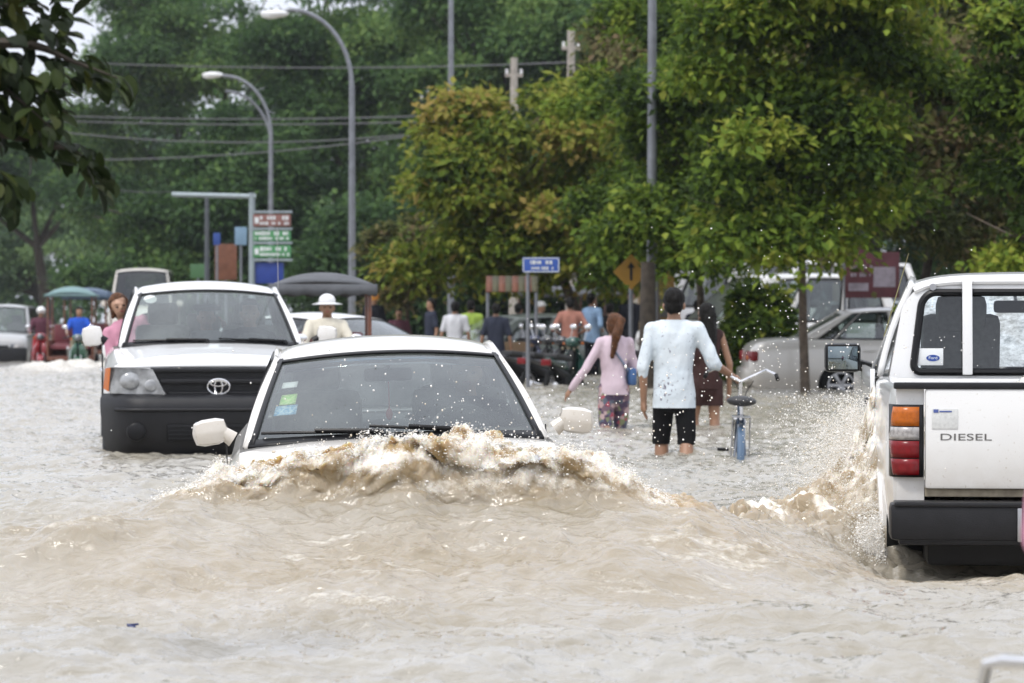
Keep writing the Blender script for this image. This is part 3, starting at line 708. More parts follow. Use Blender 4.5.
# ------------------------------------------------------------------ pickup facing the camera
def make_pickup(root, pm):
    hw = .885
    sp = dict(hw=hw, cabin=(.05, 1.9), arches=[(-.52, .37, .42), (2.5, .37, .42)], stations=[
        (-1.29, hw*.74, .84, 1.04, .02), (-1.25, hw*.86, .82, 1.09, .03), (-1.15, hw*.95, .80, 1.13, .045), (-1.0, hw*.965, .72, 1.155, .05), (-.9, hw*.975, .38, 1.17, .055), (-.8, hw*.98, .34, 1.18, .055), (-.3, hw, .33, 1.235, .05), (0, hw, .33, 1.265, .04),
        (.6, hw, .33, 1.27, .01), (1.8, hw, .33, 1.27, .0), (1.95, hw, .33, 1.20, 0), (2.5, hw, .33, 1.17, 0), (3.5, hw*.99, .34, 1.17, 0), (3.7, hw*.985, .38, 1.15, 0)])
    lower_body(sp, [pm, interior, trimb], root)
    cb = Cabin((.755, .06, 1.275), (.60, .76, 1.725), (.60, 1.72, 1.745), (.74, 1.86, 1.275), bulge=.13, rbulge=.05, crown=.045)
    ws = greenhouse(root, cb, pm, [(.14, .52), (.57, .92)], ((-1, 1),), pw=.055)
    # bed walls stand above a dark bed floor
    f = MB(); f.box((0, 2.8, 1.172), (1.5, 1.62, .02)); f.build('bed_floor', interior, root)
    b = MB()
    for sx in (-1, 1): b.box((sx*.83, 2.8, 1.21), (.10, 1.78, .11), .02)
    b.box((0, 3.66, 1.20), (1.6, .07, .10), .02); b.build('bed_rail', pm, root)
    # black front bumper with lower intake and fog recesses
    q = MB(); rows = []
    for (z, w, d, e) in ((.36, .80, 1.28, .16), (.42, .85, 1.37, .18), (.55, .89, 1.43, .20), (.68, .905, 1.46, .20), (.80, .915, 1.465, .20), (.875, .915, 1.45, .20), (.905, .905, 1.41, .20), (.92, .89, 1.35, .18)):
        # plan outline: flat front, corners sweeping back round the wings
        rows.append([(w*math.copysign(min(1, abs(u)), u), -d + (d-1.30+e)*max(0, abs(u)-.60)**2.6/.40**2.6 + .03*u*u, z) for u in ls(-1, 1, 41)])
    q.grid(rows); q.grid([rows[-1], [(p[0]*.97, p[1]+.25, p[2]-.01) for p in rows[-1]]]); bm_ = q.build('bumper', black_pl, root, 50)
    k = MB(); k.tube([(x, -1.468+.36*max(0, abs(x)/.915-.60)**2.6/.40**2.6, .80) for x in ls(-.80, .80, 25)], .016, 8); k.build('bumper_ridge', black_pl, bm_)
    k = MB(); k.box((0, -1.455, .62), (.80, .04, .13), .01)
    for j in range(4): k.box((0, -1.474, .575+j*.03), (.79, .016, .008), .003)
    k.build('intake', trimb, bm_)
    for sx in (-1, 1):
        k = MB(); k.lathe([(.001, -1.472), (.055, -1.472), (.07, -1.462), (.075, -1.42)], (sx*.64, 0, .63), 'Y', 20); k.build('fog_recess', trimb, bm_)
    # grille: dark surround, two deep slots, body-coloured lip above
    q = MB(); q.poly([(-.53, -1.305, 1.125), (.53, -1.305, 1.125), (.40, -1.305, .91), (-.40, -1.305, .91)], (0, .06, 0)); gq = q.build('grille', black_pl, root)
    k = MB(); k.box((0, -1.32, 1.105), (1.03, .035, .032), .012); k.box((0, -1.325, 1.018), (.90, .04, .040), .014); k.box((0, -1.32, .925), (.78, .035, .024), .01)
    for j in range(2):
        for i in range(3): k.box((0, -1.306, .945+j*.095+i*.018), (.78+.1*j, .01, .004), .001)
    k.build('grille_bar', black_pl, gq)
    e = MB()                                                # three interlocking ovals
    for (a, c_, zz, dz) in ((.086, .058, 0, 0), (.030, .055, .0, 0), (.060, .021, .0, .026)):
        e.tube([(a*math.cos(t), -1.352, (.975+dz+c_*math.sin(t))) for t in ls(0, 2*math.pi, 33)], .0085, 6, False)
    e.build('emblem', chrome, gq)
    # bonnet lip and panel lines
    l_ = MB(); l_.tube([(x, -1.285+.10*abs(x/.8)**2.4, 1.14-.015*abs(x/.8)**2) for x in ls(-.80, .80, 17)], .014, 8); l_.build('bonnet_lip', pm, root)
    for sx in (-1, 1):
        # headlight: outline with slanted inner edge, amber corner outside
        pts = [(sx*.50, -1.285, 1.115), (sx*.78, -1.205, 1.13), (sx*.845, -1.10, 1.12), (sx*.86, -1.10, .955), (sx*.79, -1.20, .925), (sx*.40, -1.30, .91)]
        h = MB(); h.poly([(p[0]*1.025, p[1]-.060, p[2]) for p in pts], (0, .05, 0)); hl = h.build('headlight', mat('headlight_lens', (.40, .41, .42), .16, .25, var=.45, scale=15, coat=.5), root)
        v = MB(); v.ell((sx*.68, -1.300, 1.02), (.085, .026, .070)); v.build('lamp_bowl', MATS['headlight_lens'], hl); v = MB(); v.ell((sx*.52, -1.338, .985), (.055, .014, .050)); v.build('lamp_bowl', MATS['headlight_lens'], hl)
        n_ = MB(); n_.poly([(sx*.835, -1.235, 1.125), (sx*.876, -1.170, 1.118), (sx*.892, -1.170, .96), (sx*.85, -1.228, .935)], (0, .03, 0)); n_.build('indicator', amber, hl)
        door_mirror(root, (sx*.865, .20, 1.325), sx, pm, (.18, .12, .18))
        for yy in (-.52, 2.5):
            wheel(root, (sx*(hw-.125), yy, .37), .375, .24, 6, steel, sx)
        for yy in (1.0, 1.62): handle(root, (sx*(hw+.006), yy, 1.06), chrome)
        a = MB()                                            # flared arch lips
        for yy in (-.52, 2.5): a.tube([(sx*(hw-.012), yy+.425*math.cos(t), .37+.425*math.sin(t)) for t in ls(-.25, math.pi+.25, 21)], .022, 7)
        a.build('arch_flare', black_pl, root)
        d = MB()
        for yy in (.16, 1.15, 1.88): d.tube([(sx*(hw+.003), yy, 1.21), (sx*(hw+.004), yy, .8), (sx*(hw*.99), yy, .40)], .004, 5)
        d.build('door_seam', trimb, root)
        t = MB(); t.box((sx*.775, 3.72, .95), (.12, .05, .34), .02); t.build('taillight', red, root)
        mf = MB(); mf.box((sx*.80, -.05, .35), (.17, .02, .36), .005); mf.build('mud_flap', rubber, root)
    wiper(root, cb, -.05, -.86, .03, .06); wiper(root, cb, .82, .08, .03, .06)
    seats(root, [.98], 1.10, .25, .52); seats(root, [1.6], 1.10, .28, .42, xs=(-.4, .0, .4))
    steering(root, (.37, .58, 1.20))
    m = MB(); m.box((0, 0, 0), (.24, .03, .06), .02); m.tube([(0, 0, .02), (0, -.05, .07)], .01, 6); o = m.build('rear_view_mirror', trimb, root); o.location = (0, .78, 1.60)
    st = MB(); st.lathe([(.001, 0), (.055, .002), (.055, .004), (.001, .006)], (0, 0, 0), 'Z', 20); o = st.build('sticker', white_st, ws)
    p = cb.screen(-.78, .84, -.01); o.location = p; o.rotation_euler = (R(55), 0, 0); o.scale = (1, .75, 1)
    an = MB(); an.tube([(.62, 1.0, 1.72), (.58, .55, 2.28)], [.004, .002], 5); an.build('antenna', steel, root)
    return cb
root = empty('pickup', (wx(210, 23.9), 24.0, -.42), R(8.3), 'white double cab pickup with black bumper and a woman leaning out', 'pickup truck')
CARS['pickup'] = root
make_pickup(root, white)
# ------------------------------------------------------------------ white pickup driving away, seen from behind
def wet_screen():
    m = bpy.data.materials.new('wet_windscreen'); m.use_nodes = True; nt = m.node_tree; nt.nodes.clear(); L, N = nt.links.new, nt.nodes.new
    out = N('ShaderNodeOutputMaterial'); t = N('ShaderNodeBsdfTransparent'); t.inputs[0].default_value = (.8, .85, .84, 1)
    d = N('ShaderNodeBsdfTranslucent'); d.inputs[0].default_value = (.85, .86, .86, 1)
    tc = N('ShaderNodeTexCoord'); n = N('ShaderNodeTexNoise'); n.inputs['Scale'].default_value = 26; n.inputs['Detail'].default_value = 4; n.inputs['Roughness'].default_value = .7; L(tc.outputs['Object'], n.inputs['Vector'])
    r = N('ShaderNodeMapRange'); r.inputs['From Min'].default_value = .38; r.inputs['From Max'].default_value = .72; r.inputs['To Min'].default_value = .25; r.inputs['To Max'].default_value = .9; L(n.outputs['Fac'], r.inputs['Value'])
    mx = N('ShaderNodeMixShader'); L(r.outputs[0], mx.inputs[0]); L(t.outputs[0], mx.inputs[1]); L(d.outputs[0], mx.inputs[2]); L(mx.outputs[0], out.inputs[0]); return m
def rear_pickup():
    root = empty('pickup', (0, 0, 0), 0, 'white DIESEL pickup driving away with spray along its flank', 'pickup truck')
    hw, pm = .845, white
    # local frame: rear bumper at y=0, forward is +y, z=0 at the water
    zb, zt = .30, .795
    def side_x(z, y):                                    # flank section, slightly barrelled
        t = (z-.1)/.7
        return hw - .028*(2*t-1)**2 - .03*max(0, .25-y)/.25
    for sx in (-1, 1):
        B = MB(); rows = []
        for y in ls(.06, 2.02, 25):
            rows.append([(sx*side_x(z, y), y, z) for z in ls(.13 if y < .5 else .0, zt-.02, 9)] + [(sx*(side_x(zt, y)-.012), y, zt), (sx*(side_x(zt, y)-.075), y, zt), (sx*(side_x(zt, y)-.085), y, zt-.05), (sx*(side_x(zt, y)-.085), y, .30)])
        B.grid(rows)
        B.grid([[(sx*(.69+.125*t), .06, z) for t in ls(0, 1, 5)] for z in ls(.20, zt, 5)])
        bed0 = link('b', B.mesh('b', [pm, interior, trimb], 35)); q = bed0.modifiers.new('t', 'SOLIDIFY'); q.thickness = .02; q.offset = 0
        c = MB(); c.lathe([(.001, sx*.5), (.40, sx*.5), (.40, sx*1.1), (.001, sx*1.1)], (0, 1.02, -.06), 'X', 32)
        cut = c.build('cut', [trimb]); q = bed0.modifiers.new('c', 'BOOLEAN'); q.operation = 'DIFFERENCE'; q.object = cut; q.solver = 'EXACT'
        me = baked(bed0, 'bed_side'); bpy.data.objects.remove(cut, do_unlink=True); smooth_angle(me, 35); bed = link('bed_side', me, root)
    f = MB(); f.box((0, 1.02, .31), (1.52, 1.9, .02)); f.build('bed_floor', interior, bed)
    f = MB(); f.box((0, 1.97, .55), (1.52, .03, .49), .01); f.build('bed_headboard', pm, bed)
    fl = MB()
    for sx in (-1, 1): fl.tube([(sx*(hw+.004), 1.02+.41*math.cos(t), -.06+.41*math.sin(t)) for t in ls(.05, math.pi-.05, 23)], .02, 7)
    fl.build('arch_flare', pm, bed)
    # tailgate: pressed panel, black cap strip, handle, lettering, sticker
    t = MB(); t.box((0, .035, .565), (1.375, .05, .45), .014); tg = t.build('tailgate', pm, root)
    s_ = MB(); s_.box((0, .035, .803), (1.655, .062, .030), .008); s_.build('cap_strip', black_pl, tg)
    s_ = MB(); s_.box((0, .007, .60), (.24, .012, .09), .008); s_.box((0, 0, .61), (.17, .02, .03), .006); s_.build('handle', trimb, tg)
    letter = mat('grey_lettering', (.13, .125, .12), .5)
    add_text('DIESEL', .043, letter, 'lettering', tg, (-.508, .0095, .572), (R(90), 0, 0), 1.85, .0015)
    s_ = MB(); s_.box((-.600, .008, .655), (.115, .003, .09), .001); st_ = s_.build('sticker', mat('faded_sticker', (.66, .67, .66), .6, var=.15, scale=80), tg)
    s_ = MB(); s_.box((-.640, .0055, .690), (.022, .002, .015)); s_.box((-.597, .0055, .688), (.055, .002, .006)); s_.build('sticker_mark', mat('blue_mark', (.08, .12, .35), .5), st_)
    # sill under the tailgate
    s_ = MB(); s_.box((0, .07, .325), (1.375, .05, .045), .006); s_.build('rear_sill', mat('muddy_sill', (.42, .36, .26), .7, var=.35, scale=20), root)
    for sx in (-1, 1):
        # tail lamp cluster, amber over clear over red, wrapped round the corner
        def lamp(z0, z1, m, name, par):
            b = MB(); rows = []
            for z in ls(z0, z1, 4):
                k = ((z-.555)/.155)**2
                rows.append([(sx*x, y, z) for x, y in ((.715, .012), (.765, .010), (.803, .020), (.826-.004*k, .045), (.834-.006*k, .075), (.838-.012*k, .125))])
            b.grid(rows); return b.build(name, m, par, 40, .012)
        base = MB(); base.grid([[(sx*x, y, z) for x, y in ((.698, .022), (.705, .018), (.76, .020), (.80, .030), (.824, .055), (.834, .085), (.8385, .135))] for z in ls(.392, .718, 4)])
        tl = base.build('taillight', trimb, root, 40, .012)
        lamp(.622, .708, amber, 'amber_lens', tl); lamp(.560, .617, clearlens, 'reversing_lens', tl); lamp(.480, .555, red, 'red_lens', tl); lamp(.402, .474, red, 'red_lens', tl)
        w_ = wheel(root, (sx*(hw-.13), 1.02, -.05), .36, .24, 6, steel, sx); w_ = wheel(root, (sx*(hw-.13), 3.9, -.05), .36, .24, 6, steel, sx)
        mf = MB(); mf.box((sx*.715, .40, -.08), (.255, .016, .56), .006, (R(-4), 0, 0)); mf.build('mud_flap', rubber, root)
    # black step bumper
    b = MB(); b.box((0, -.04, .20), (1.70, .16, .17), .03); b.box((0, -.055, .278), (1.66, .15, .022), .008)
    b.box((0, -.045, .12), (1.62, .12, .05), .015); bm_ = b.build('rear_bumper', black_pl, root)
    s_ = MB(); s_.box((-.28, -.135, .19), (.02, .012, .15), .004); s_.box((.28, -.135, .19), (.02, .012, .15), .004); s_.build('plate_bracket', steel, bm_)
    p = MB(); p.box((0, -.138, .2), (.44, .006, .12), .002); p.build('number_plate', mat('plate', (.7, .7, .68), .5), bm_)
    u_ = MB(); u_.box((0, .30, .10), (1.36, .5, .22), .03); u_.tube([(-.6, 1.0, -.05), (.6, 1.0, -.05)], .05, 10); u_.box((0, .62, -.08), (1.66, .03, .30), .01); u_.build('underbody', trimb, root)
    # cab
    y0, y1 = 2.08, 4.05
    def xs(z, y): return .845 - .02*max(0, (.5-z))
    def xw(z): return .805 - .15*max(0, z-.80)/.5
    cabm = MB()
    for sx in (-1, 1):                                      # lower cab flanks with wing and door
        cabm.grid([[(sx*xs(z, y), y, z) for z in ls(-.02, .84, 9)] for y in ls(y0, 5.05, 24)])
    bonnet = [[(sx_*.82, y, .80-.035*(y-4.05)/1.0 - .05*abs(sx_)**4) for sx_ in ls(-1, 1, 11)] for y in ls(4.05, 5.05, 6)]
    cabm.grid(bonnet); cabm.grid([[(x, 5.05, z) for x in ls(-.8, .8, 5)] for z in ls(0, .76, 4)])
    link_me = cabm.build('cab_body', [pm], root, 35, .02)
    cut = MB()
    # cab rear wall with a real window opening, rounded upper corners
    def rear_out(t, wx_, z0, z1, rad, y):
        pts = []
        for (cx, cz, a0) in ((wx_-rad, z1-rad, 0), (-wx_+rad, z1-rad, 90), (-wx_+rad*.6, z0+rad*.6, 180), (wx_-rad*.6, z0+rad*.6, 270)):
            rr = rad if cz > (z0+z1)/2 else rad*.6
            for k in range(9): a = R(a0+k*11.25); pts.append((cx+rr*math.cos(a), y, cz+rr*math.sin(a)))
        return pts
    outer = [(x*1.0, y, z) for x, y, z in rear_out(0, .735, .50, 1.300, .16, y0)]
    outer = [(x/.735*xw(z), y + .10*max(0, z-.80), z) for x, y, z in outer]
    inner = [(x, y+.10*max(0, z-.80)-.004, z) for x, y, z in rear_out(0, .640, .826, 1.240, .075, y0)]
    inner = [(x*(1-.20*(z-.826)), y, z) for x, y, z in inner]
    mid = [lerp(a, b, .94) for a, b in zip(outer, inner)]; ins = [(a[0], a[1]+.03, a[2]) for a in inner]
    edge_ = [(a[0]*1.0, a[1]+.05, a[2]) for a in outer]
    w_ = MB(); w_.grid([edge_, [lerp(a, b, .06) for a, b in zip(outer, inner)], mid, inner, ins], True); w_.build('rear_wall', pm, root, 30)
    seal = MB(); seal.tube([lerp(a, b, -.0) for a, b in zip(inner, inner)] + [inner[0]], .020, 8, False); rw = MB()
    yy = lambda z: y0 + .10*max(0, z-.80) + .006
    rw.add([(p[0], yy(p[2]), p[2]) for p in inner], [tuple(range(len(inner)))])
    rwin = rw.build('rear_window', glass('rear_glass', (.78, .82, .82), .02), root)
    seal.build('seal', trimb, rwin)
    # window sticker: white card, blue band, blue oval badge
    s_ = MB(); s_.box((-.552, yy(.90)-.004, .905), (.140, .003, .088), .001); st_ = s_.build('sticker', white_st, rwin)
    bl = mat('blue_print', (.015, .06, .30), .4); s_ = MB(); s_.box((-.552, yy(.93)-.0065, .937), (.140, .002, .022)); s_.build('blue_band', bl, st_)
    s_ = MB(); s_.lathe([(.001, 0), (.03, 0), (.03, -.002), (.001, -.002)], (0, 0, 0), 'Y', 24); ov = s_.build('oval_badge', bl, st_); ov.location = (-.535, yy(.9)-.006, .899); ov.scale = (1.15, 1, .55)
    add_text('Ford', .022, white_st, 'badge_lettering', st_, (-.535, yy(.9)-.0085, .899), (R(90), 0, 0), 1.1, .0005)
    # upright guard bars in front of the rear window
    for x in (-.36, .36):
        s_ = MB(); s_.box((x, y0-.035+.02, 1.06), (.052, .034, .50), .008, (R(-5), 0, 0)); s_.build('guard_bar', pm, root)
        s_ = MB()
    # roof, pillars, screens
    rf = MB(); rf.grid([[(.635*u*(1-.10*max(0, v-.55)), y0+.05+1.25*v, 1.300+.040*math.sin(math.pi*min(1, v*.9+.08))*(1-u*u*.5) - .045*abs(u)**6 - .05*max(0, v-.7)) for u in ls(-1, 1, 25)] for v in ls(0, 1, 11)]); rf.build('roof', pm, root, 40, .03)
    rim = MB(); rim.tube([(x, y0+.045, 1.297-.05*abs(x/.63)**7) for x in ls(-.63, .63, 23)], .018, 8); rim.build('roof_gutter', pm, root)
    bolt = MB(); bolt.lathe([(.001, 0), (.018, 0), (.018, .012), (.001, .012)], (-.535, y0+.02, 1.268), 'Y', 14); bolt.build('roof_bolt', steel, root)
    cb = Cabin((.76, -4.05, .80), (.56, -3.38, 1.27), (.635, -2.14, 1.285), (.805, -2.08, .80), bulge=.10)
    P = MB()
    for sx in (-1, 1):
        P.grid([[(x, -y, z) for x, y, z in row] for row in cb.patch(cb.side, ls(.0, .07, 3), ls(0, 1, 9), sx=sx, off=.006)])
        P.grid([[(x, -y, z) for x, y, z in row] for row in cb.patch(cb.side, ls(.80, 1.0, 5), ls(0, 1, 9), sx=sx, off=.006)])
        P.grid([[(x, -y, z) for x, y, z in row] for row in cb.patch(cb.side, ls(0, 1, 13), ls(.93, 1, 3), sx=sx, off=.006)])
        P.grid([[(x, -y, z) for x, y, z in row] for row in cb.patch(cb.screen, ls(sx*.93, sx, 3), ls(0, 1, 9), off=.004)])
    P.build('pillar', pm, root, 40, .03)
    g_ = MB(); g_.grid([[(x, -y, z) for x, y, z in row] for row in cb.patch(cb.screen, ls(-.97, .97, 13), ls(0, .98, 7))]); g_.build('windscreen', wet_screen(), root)
    for sx in (-1, 1):
        g_ = MB(); g_.grid([[(x, -y, z) for x, y, z in row] for row in cb.patch(cb.side, ls(.06, .81, 9), ls(0, .95, 6), sx=sx)]); sw = g_.build('side_window', sideg, root)
        g_ = MB(); g_.tube([(sx*(cb.side(u, .95)[0]+.012), -cb.side(u, .95)[1], cb.side(u, .95)[2]) for u in ls(.04, .9, 15)], .014, 6); g_.tube([(sx*(.825), y, .81) for y in (2.1, 4.0)], .012, 6); g_.build('seal', trimb, sw)
        hd = MB(); hd.box((sx*.852, 2.62, .66), (.03, .16, .035), .01); hd.build('door_handle', trimb, root)
        dm = MB(); dm.box((sx*.965, 3.52, .88), (.205, .11, .165), .03); d_ = dm.build('door_mirror', trimb, root)
        a = MB(); a.box((sx*.965, 3.462, .88), (.168, .006, .13), .002); a.build('mirror_glass', mirrorg, d_)
        a = MB(); a.tube([(sx*.81, 3.58, .82), (sx*.90, 3.55, .85)], [.035, .03], 8); a.build('mirror_arm', trimb, d_)
        d = MB()
        for y in (2.5, 3.95): d.tube([(sx*.848, y, .80), (sx*.849, y, .2)], .004, 5)
        d.build('door_seam', trimb, root)
    h = MB(); h.box((0, 3.0, .55), (1.5, 1.9, .4), .02); h.build('cabin_floor', interior, root)
    for x in (-.36, .36):
        b = MB(); b.box((x, 2.62, .92), (.42, .12, .42), .05, (R(10), 0, 0)); b.build('seat', seatm, root)
        b = MB(); b.box((x, 2.55, 1.13), (.27, .10, .20), .05, (R(8), 0, 0)); b.tube([(x-.05, 2.58, 1.0), (x-.05, 2.56, 1.1)], .008, 6); b.tube([(x+.05, 2.58, 1.0), (x+.05, 2.56, 1.1)], .008, 6); b.build('headrest', seatm, root)
    m = MB(); m.box((0, 3.36, 1.17), (.25, .03, .07), .02); m.tube([(0, 3.36, 1.19), (0, 3.45, 1.24)], .01, 6); m.build('rear_view_mirror', trimb, root)
    an = MB(); an.tube([(-.72, 3.75, 1.0), (-.60, 3.35, 1.47)], [.004, .002], 5); an.build('antenna', mat('yellowed_metal', (.45, .42, .2), .4, .5), root)
    return root
rp_ = rear_pickup()
rp_.rotation_euler = (0, 0, R(-5.0)); 
rp_.location = (wx(893, 12.9) + .845, 12.95, -.012)
CARS['rear'] = rp_
# ------------------------------------------------------------------ people
skin_m = mat('brown_skin', (.30, .165, .10), .5, var=.15, scale=12)
skin_l = mat('light_skin', (.44, .26, .175), .5, var=.12, scale=12)
hair_m = mat('black_hair', (.008, .007, .006), .55, var=.4, scale=30, bump=.5, bscale=140, spec=.15)
hair_b = mat('brown_hair', (.11, .045, .018), .5, var=.5, scale=30, bump=.5, bscale=140, spec=.2)
eye_m = mat('dark_eye', (.01, .008, .007), .2); lip_m = mat('lips', (.30, .09, .08), .4)
CLOTH = {}
def cloth(name, col, var=.12, col2=None, scale=7):
    return mat('cloth_' + name, col, .9, var=var, scale=scale, bump=.25, bscale=180, col2=col2, spec=.12)
ARM = {'hang': ((.150, .02, .625), (.165, -.02, .475)), 'fwd': ((.145, -.03, .63), (.10, -.17, .66)), 'bars': ((.165, -.10, .66), (.15, -.26, .63)),
       'elbow': ((.19, .05, .65), (.10, -.06, .60)), 'out': ((.19, -.02, .63), (.25, -.10, .52)), 'lap': ((.14, -.02, .63), (.06, -.15, .56)), 'up': ((.17, -.06, .68), (.10, -.13, .86))}
LEG = {'stand': ((.058, -.004, .285), (.06, .012, .045)), 'fwd': ((.058, -.06, .29), (.058, -.05, .05)), 'back': ((.058, .01, .29), (.058, .12, .085)), 'sit': ((.075, -.235, .52), (.075, -.22, .27))}
def person(label, loc, yaw, H=1.65, la='hang', ra='hang', ll='stand', rl='stand', lean=0, head=(0, 0), skin=skin_m, top='white', sleeve=1.0, hem=.47, bottom='dark', blen=1.0,
           hair='short', hm=None, vox=.013, roll=0, female=False, cat='person', group=None, face=True, scale3=None, skirt=0, shoes=None, bodylow=True, wr=.008):
    X = lambda p: Vector(p) * H
    lm = Matrix.Translation((0, 0, .52)) @ Euler((R(lean), R(roll), 0)).to_matrix().to_4x4() @ Matrix.Translation((0, 0, -.52))
    U = lambda p: (lm @ Vector(p)) * H
    hm_ = Matrix.Translation((0, 0, .845)) @ Euler((R(head[0]), 0, R(head[1]))).to_matrix().to_4x4() @ Matrix.Translation((0, 0, -.845))
    Hd = lambda p: (lm @ (hm_ @ Vector(p))) * H
    hr = (R(lean + head[0]), 0, R(head[1]))
    sw = .108 if not female else .096; hw_ = .05
    pick = lambda t, D: D[t] if isinstance(t, str) else t
    arms = []
    for s, a in ((1, pick(la, ARM)), (-1, pick(ra, ARM))):
        e, w = Vector(a[0]), Vector(a[1])
        if s < 0: e.x, w.x = -e.x, -w.x
        arms.append((s, Vector((s*sw, 0, .805)), e, w))
    legs = [(s, Vector((s*hw_, 0, .50)), Vector((s*pick(l, LEG)[0][0], *pick(l, LEG)[0][1:])), Vector((s*pick(l, LEG)[1][0], *pick(l, LEG)[1][1:]))) for s, l in ((1, ll), (-1, rl))]
    def torso(secs, g=0):
        rows = []
        for (z, rx, ry) in secs:
            f = U if z > .55 else X
            rows.append([f(((rx+g)*math.copysign(abs(math.cos(a))**.8, math.cos(a)), (ry+g)*math.sin(a), z)) for a in ls(0, 2*PI, 29)[:-1]])
        t = [('m', rows), ('c', U((sw*.86, 0, .800)), U((.03, 0, .822)), (.034+g)*H, (.036+g)*H), ('c', U((-sw*.86, 0, .800)), U((-.03, 0, .822)), (.034+g)*H, (.036+g)*H)]
        if female: t += [('e', U((s*.042, -.045, .715)), ((.036+g)*H, (.03+g)*H, .036*H)) for s in (1, -1)]
        return t
    k_ = .94 if female else 1.0
    nude = [(.445, .070, .050), (.50, .082, .055), (.55, .080*k_, .054), (.62, .070*k_, .050), (.68, .078*k_, .053), (.74, .088*k_, .057), (.79, .086*k_, .052), (.815, .066*k_, .044), (.838, .040, .035)]
    shirt = [(min(.44, hem-.02), .097, .070), (.50, .097, .070), (.55, .093*k_, .067), (.62, (.086 if not female else .078)*k_, .062), (.68, .090*k_, .063), (.74, .098*k_, .066), (.79, .098*k_, .062), (.818, .080*k_, .052), (.842, .052, .045), (.87, .047, .042)]
    P = torso(nude, -.006)
    P += [('c', U((0, .004, .82)), Hd((0, 0, .885)), .034*H, .031*H)]
    P += [('e', Hd((0, .004, .938)), (.046*H, .055*H, .056*H), hr), ('e', Hd((0, -.018, .908)), (.036*H, .038*H, .045*H), hr), ('e', Hd((0, -.03, .882)), (.022*H, .02*H, .016*H), hr)]
    if face:
        P += [('e', Hd((0, -.056, .912)), (.009*H, .014*H, .013*H), hr), ('e', Hd((0, -.05, .935)), (.03*H, .01*H, .008*H), hr), ('e', Hd((0, -.052, .893)), (.013*H, .008*H, .006*H), hr)]
        P += [('e', Hd((s*.046, .004, .915)), (.008*H, .014*H, .02*H), hr) for s in (1, -1)]
    for s, sh, e, w in arms:
        P += [('c', U(sh), U(e), .026*H, .021*H), ('c', U(e), U(w), .0225*H, .0155*H)]
        d = (w-e).normalized(); side = Vector((0, 1, 0)).cross(d)
        side = (Vector((s, 0, 0)) - d*d.x*s).normalized(); nrm = d.cross(side)
        P += [('c', U(w), U(w+d*.035), .015*H, .017*H)]
        for k in range(4):
            q = w + d*.045 + nrm*((k-1.5)*.0095); cl = -side*.012
            ln = (.036, .042, .040, .031)[k]
            P += [('c', U(q), U(q+d*ln*.55+cl*.4), .0060*H, .0056*H), ('c', U(q+d*ln*.55+cl*.4), U(q+d*ln+cl*1.3), .0056*H, .005*H)]
        P += [('c', U(w+d*.012-nrm*.012), U(w+d*.040-nrm*.026-side*.006), .0075*H, .006*H)]
    for s, h, k, a in legs:
        P += [('c', X(h), X(k), .046*H, .033*H), ('c', X(k), X(k+(a-k)*.35+Vector((0, .008, 0))), .032*H, .034*H), ('c', X(k+(a-k)*.35), X(a), .033*H, .02*H)]
        fd = Vector((0, -1, 0)) if (k.z-a.z) > .1 and a.y < .08 else Vector((0, -.6, -.5))
        P += [('c', X(a+Vector((0, .012, -.022))), X(a+fd*.09+Vector((0, 0, -.028))), .02*H, .014*H)]
    body = fuse(P, vox, skin, 'person', 2)
    o = link('person', body); o.location = loc; o.rotation_euler = (0, 0, yaw); tag(o, label, cat, group)
    # shirt
    T = torso(shirt, .004)
    for s, sh, e, w in arms:
        if sleeve <= 0: continue
        en = sh+(e-sh)*min(1, sleeve*2) if sleeve < .5 else e
        T += [('c', U(sh), U(en), .040*H, (.036 if sleeve < .5 else .033)*H)]
        if sleeve >= .5: T += [('c', U(e), U(e+(w-e)*(sleeve-.5)*2*.92), .032*H, .026*H)]
    cuts = [(X((0, 0, hem)), (0, 0, -1))] if lean == 0 or abs(lean) < 20 else []
    sh_ = fuse(T, vox, CLOTH[top], 'shirt', 3, cuts + [(U((0, 0, .852)), (lm.to_3x3() @ Vector((0, 0, 1))))], wr*H, 9/H)
    link('shirt', sh_, o)
    if bodylow:
        Bt = [('m', [[X((rx*math.cos(a), ry*math.sin(a), z)) for a in ls(0, 2*PI, 25)[:-1]] for z, rx, ry in ((.425, .074, .054), (.46, .086, .060), (.50, .0935, .0665), (.55, .089*k_, .062), (.59, .080*k_, .057))])]
        for s, h, k, a in legs:
            Bt += [('c', X(h), X(k), (.052+skirt)*H, (.045+skirt)*H)]
            if blen > .5: Bt += [('c', X(k), X(k+(a-k)*(blen-.5)*2), (.046+skirt)*H, (.036+skirt)*H)]
        cz = [(X((0, 0, .285 + (.5-blen)*.5)), (0, 0, -1))] if blen < .75 and 'sit' not in (ll, rl) else []
        link('shorts' if blen < .75 else 'trousers', fuse(Bt, vox, CLOTH[bottom], 'trousers', 3, cz, wr*.8*H, 10/H), o)
    hm = hm or hair_m
    if hair in ('short', 'long', 'ponytail', 'bob'):
        Hh = [('e', Hd((0, .010, .950)), (.052*H, .058*H, .054*H), hr), ('e', Hd((0, .03, .918)), (.046*H, .034*H, .042*H), hr)]
        if hair != 'short': Hh += [('e', Hd((s*.036, .008, .915)), (.018*H, .032*H, .05*H), hr) for s in (1, -1)]
        if hair == 'long': Hh += [('c', Hd((0, .04, .92)), U((0, .062, .74)), .042*H, .034*H), ('c', Hd((.02, .045, .9)), U((.03, .06, .72)), .025*H, .018*H), ('c', Hd((-.02, .045, .9)), U((-.035, .055, .71)), .025*H, .016*H)]
